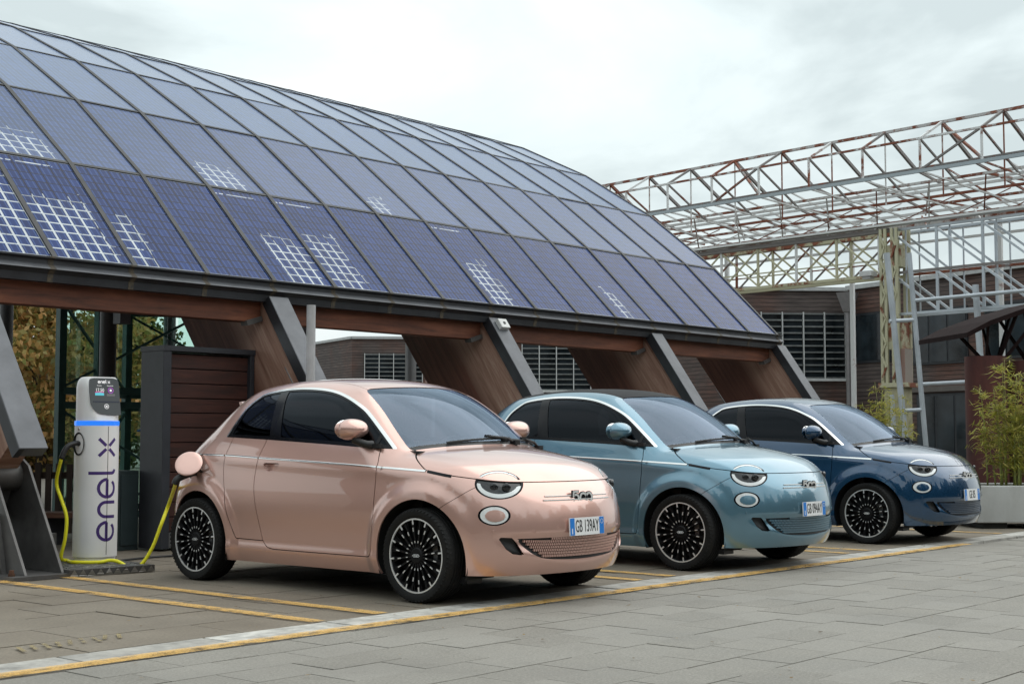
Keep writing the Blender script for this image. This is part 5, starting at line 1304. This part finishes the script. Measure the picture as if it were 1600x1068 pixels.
# charge cable: post socket -> down the post -> ground -> car port
WL = lambda l: Matrix.Translation(ch.location) @ Matrix.Rotation(FRONT, 4, 'Z') @ Vector(l)
cable = empty('charge_cable', WL((0, -.3, 0)), 0, 'yellow charging cable looping from the post to the rose gold car', 'cable')
h1 = WL(hp * 1.0); od = (WL((math.cos(HA), math.sin(HA), 0)) - WL((0, 0, 0))); lf = Vector((-.65342, .757, 0)); tow = Vector((-.757, -.65342, 0))
def cadd(o): o.parent = cable; o.matrix_parent_inverse = Matrix.Translation(-Vector(cable.location)); return o
p0 = h1 - od * .01; cp = Vector((ch.location.x, ch.location.y, 0))
grip = [p0, p0 + od * .05 + Vector((0, 0, .004)), p0 + od * .105 + lf * .02 + Vector((0, 0, -.03)), p0 + od * .135 + lf * .035 + Vector((0, 0, -.12))]
cadd(MB().tube(smooth_pts([tuple(q) for q in grip], 5), .021, 12).obj('plug_grip', BLACK, None, True))
def onpx(lat, z, tw): return cp + lf * lat + tow * tw + Vector((0, 0, z))
port = Matrix.Rotation(R(-90), 4, 'Z') @ Vector((-1.215, -fy - .01, .80))
gl = grip[-1]
path1 = [gl, onpx(.285, .70, .12), onpx(.235, .56, .14), onpx(.185, .42, .16), onpx(.19, .25, .17), onpx(.225, .10, .15), onpx(.19, .070, .10), onpx(.10, .068, .22), onpx(-.10, .068, .22), onpx(-.18, .080, .20), onpx(-.26, .070, .22), onpx(-.36, .022, .24), onpx(-.44, .05, .22), onpx(-.52, .18, .20), onpx(-.58, .36, .17), onpx(-.645, .56, .14)]
end = port + Vector((-.14, .03, -.05)); path1 += [end]
cadd(MB().tube(smooth_pts([tuple(q) for q in path1], 8), .0145, 10).obj('lead', plain('yellow_cable', (.86, .80, .02), .45, var=.04), None, True))
cadd(MB().tube(smooth_pts([tuple(q) for q in (end + Vector((-.015, .01, -.04)), end, end + Vector((.06, -.02, .03)), port)], 5), .027, 12).obj('plug', BLACK, None, True))
m = MB(); m.tube(smooth_pts([(-.35, 2.9, .012), (.2, 3.0, .012), (.7, 2.75, .012), (1.2, 2.7, .012)], 6), .010, 6); tag(m.obj('power_lead', BLACK, None, True), 'thin black cable lying on the ground behind the rose gold car', 'cable')
# kiosk, cabinet, fence, bench, glass tower
KD = plain('anthracite_frame', (.028, .030, .037), .45, var=.15); KW = wood('kiosk_boards', (.015, .0045, .003), (.050, .013, .008), (.085, .026, .016), (.6, 1, 6), 3)
ki = empty('timber_screen', (1.12, 3.85, 0), 0, 'dark framed timber screen between the charging post and the leaning leg', 'screen')
def kadd(o, r_): o.parent = r_; o.matrix_parent_inverse = Matrix.Translation(-Vector(r_.location)); return o
kadd(MB().box((.625, 3.745, .95), (.09, .36, 1.86)).obj('post', KD, None, bevel=.004), ki); kadd(MB().box((1.635, 3.745, .95), (.05, .36, 1.86)).obj('post', KD, None, bevel=.004), ki); kadd(MB().box((1.12, 3.745, 1.905), (1.09, .38, .05)).obj('head_rail', KD, None), ki); kadd(MB().box((1.14, 3.76, .10), (.94, .30, .14)).obj('plinth', plain('grey_plinth', (.10, .10, .10), .8), None), ki)
kadd(MB().box((1.14, 3.74, .98), (.94, .04, 1.78)).obj('backing', KD, None), ki)
for k in range(12): kadd(MB().box((1.14, 3.635 + rng.uniform(-.004, .004), .245 + .140 * k), (.94, .05, .132)).obj('plank', KW, None, bevel=.004), ki)
cb = empty('steel_cabinet', (.47, 4.08, 0), 0, 'dark green grey metal cabinet standing behind the charging post', 'cabinet'); kadd(MB().box((.47, 4.08, .375), (.22, .30, .75)).obj('casing', plain('dark_green_steel', (.022, .034, .036), .45), None, bevel=.006), cb); kadd(MB().box((.47, 3.925, .38), (.18, .012, .66)).obj('door', plain('dark_green_steel_b', (.026, .040, .043), .4), None), cb)
fe = empty('slat_fence', V(-5.3, 15.2, 0), 0, 'dark vertical slat fence behind the charging post at the left', 'fence'); SLW = wood('fence_slat', (.018, .012, .009), (.055, .034, .024), (.11, .07, .05), (3, 3, .6), 3)
for k in range(26):
    x = -7.4 + .112 * k + rng.uniform(-.01, .01); h = .79 + rng.uniform(-.02, .02); kadd(MB().bar(V(x, 15.2, .05), V(x + rng.uniform(-.008, .008), 15.2, h), .062, .025, tuple(V(0, 1, 0) - V(0, 0, 0))).obj('slat', SLW, None), fe)
for z in (.18, .66): kadd(MB().bar(V(-7.5, 15.26, z), V(-4.4, 15.26, z), .05, .07).obj('rail', SLW, None), fe)
be = empty('plank_bench', V(-4.9, 14.2, 0), 0, 'low bench with red brown plank seat left of the charging post', 'bench'); kadd(MB().bar(V(-6.6, 14.2, .30), V(-4.1, 14.2, .30), .34, .05).obj('seat', wood('bench_plank', (.05, .02, .012), (.14, .06, .035), (.22, .11, .07)), None), be)
for x in (-6.2, -4.6): kadd(MB().bar(V(x, 14.2, 0), V(x, 14.2, .275), .10, .3).obj('support', KD, None), be)
cw = MB().bar(V(-7.2, 13.5, .07), V(-4.35, 13.5, .07), .35, .17).obj('low_wall', plain('grey_concrete', (.17, .165, .155), .85, var=.2)); tag(cw, 'low grey concrete upstand on the ground behind the charging post', 'wall')
gt = empty('glass_tower', V(-4.6, 17.4, 0), 0, 'green steel framed glass lift tower behind the charging post', 'glass tower'); GS = plain('dark_green_steel_frame', (.028, .085, .075), .4, .2, var=.2); GG = glassy('green_glass', (.86, .95, .92), 1.4); TH = 4.7
def P2(x, d, z=0): return V(x, d, z)
cs = [(-5.40, 17.0), (-3.55, 17.4), (-3.3, 19.4), (-5.15, 19.0)]
for x, d in cs + [(-4.97, 17.1)]: kadd(MB().bar(P2(x, d), P2(x, d, TH), .095, .095, (1, 0, 0)).obj('post', GS, None), gt)
for z in (.15, 1.45, 1.62, 2.72, 4.2, 4.65):
    for k in range(4): a, b_ = cs[k], cs[(k + 1) % 4]; kadd(MB().bar(P2(*a, z), P2(*b_, z), .06, .08).obj('rail', GS, None), gt)
for k in range(4):
    a, b_ = Vector(cs[k]), Vector(cs[(k + 1) % 4])
    for z0, z1 in ((.2, 1.44), (1.64, 2.70), (2.76, 4.18), (4.24, 4.62)):
        for j in range(3):
            p = a.lerp(b_, j / 3 + .015); q = a.lerp(b_, (j + 1) / 3 - .015); kadd(MB().bar(P2(p.x, p.y, (z0 + z1) / 2), P2(q.x, q.y, (z0 + z1) / 2), .012, z1 - z0).obj('pane', GG, None), gt)
    kadd(MB().bar(P2(a.x, a.y, 1.65), P2(b_.x, b_.y, 2.7), .03, .03).obj('brace', GS, None), gt); kadd(MB().bar(P2(a.x, a.y, 1.4), P2(b_.x, b_.y, .2), .03, .03).obj('brace', GS, None), gt); kadd(MB().bar(P2(a.x, a.y, 2.7), P2(b_.x, b_.y, 4.2), .03, .03).obj('brace', GS, None), gt)
gc = empty('round_column', V(-4.27, 15, 0), 0, 'dark grey round column behind the charging post', 'column'); kadd(MB().tube([V(-4.27, 15, 0), V(-4.27, 15, 4.2)], .087, 20).obj('shaft', plain('dark_grey_paint', (.055, .052, .055), .5), None, 40), gc); kadd(MB().box(tuple(V(-4.10, 14.9, 2.42)), (.13, .13, .34)).obj('junction_box', plain('mid_grey_box', (.13, .13, .14), .5), None), gc)
o = MB().tube([V(-1.786, 12.6, 0), V(-1.786, 12.6, 2.235)], .040, 16).obj('lamp_post', plain('light_grey_pole', (.46, .46, .47), .4, .2), None, 40); tag(o, 'plain light grey pole right of the leaning leg above the rose gold car', 'pole')
o = MB().tube([V(-2.14, 30, 0), V(-2.14, 30, 4.9)], .115, 16).obj('round_pillar', plain('mid_grey_pole', (.17, .17, .175), .45, .4), None, 40); tag(o, 'thick grey round pillar in front of louvred bay, above the rose gold car', 'pillar')

# fallen leaves blown about the square
n = 420; xx = rng.uniform(-5.5, 14, n); yy = np.where(rng.uniform(0, 1, n) < .5, rng.uniform(-6.5, -1.9, n), rng.normal(-1.1, .5, n)); C = np.stack([xx, yy, np.full(n, .011)], 1); an = rng.uniform(0, 6.28, n)
D = unit(np.stack([np.cos(an), np.sin(an), rng.normal(0, .12, n)], 1)); U = unit(np.cross(D, rng.normal(0, .15, (n, 3)) + np.array([0, 0, 1]))); Vt, F = quads(C, D, U, rng.uniform(.012, .035, n), rng.uniform(.008, .018, n))
tag(link('fallen_leaves', mesh_from('fallen_leaves', Vt, F), leaf_mat('dry_leaves', [(.10, .06, .025), (.24, .15, .06), (.35, .24, .10)])), 'small dry leaves scattered over the paving', 'leaves', kind='stuff')
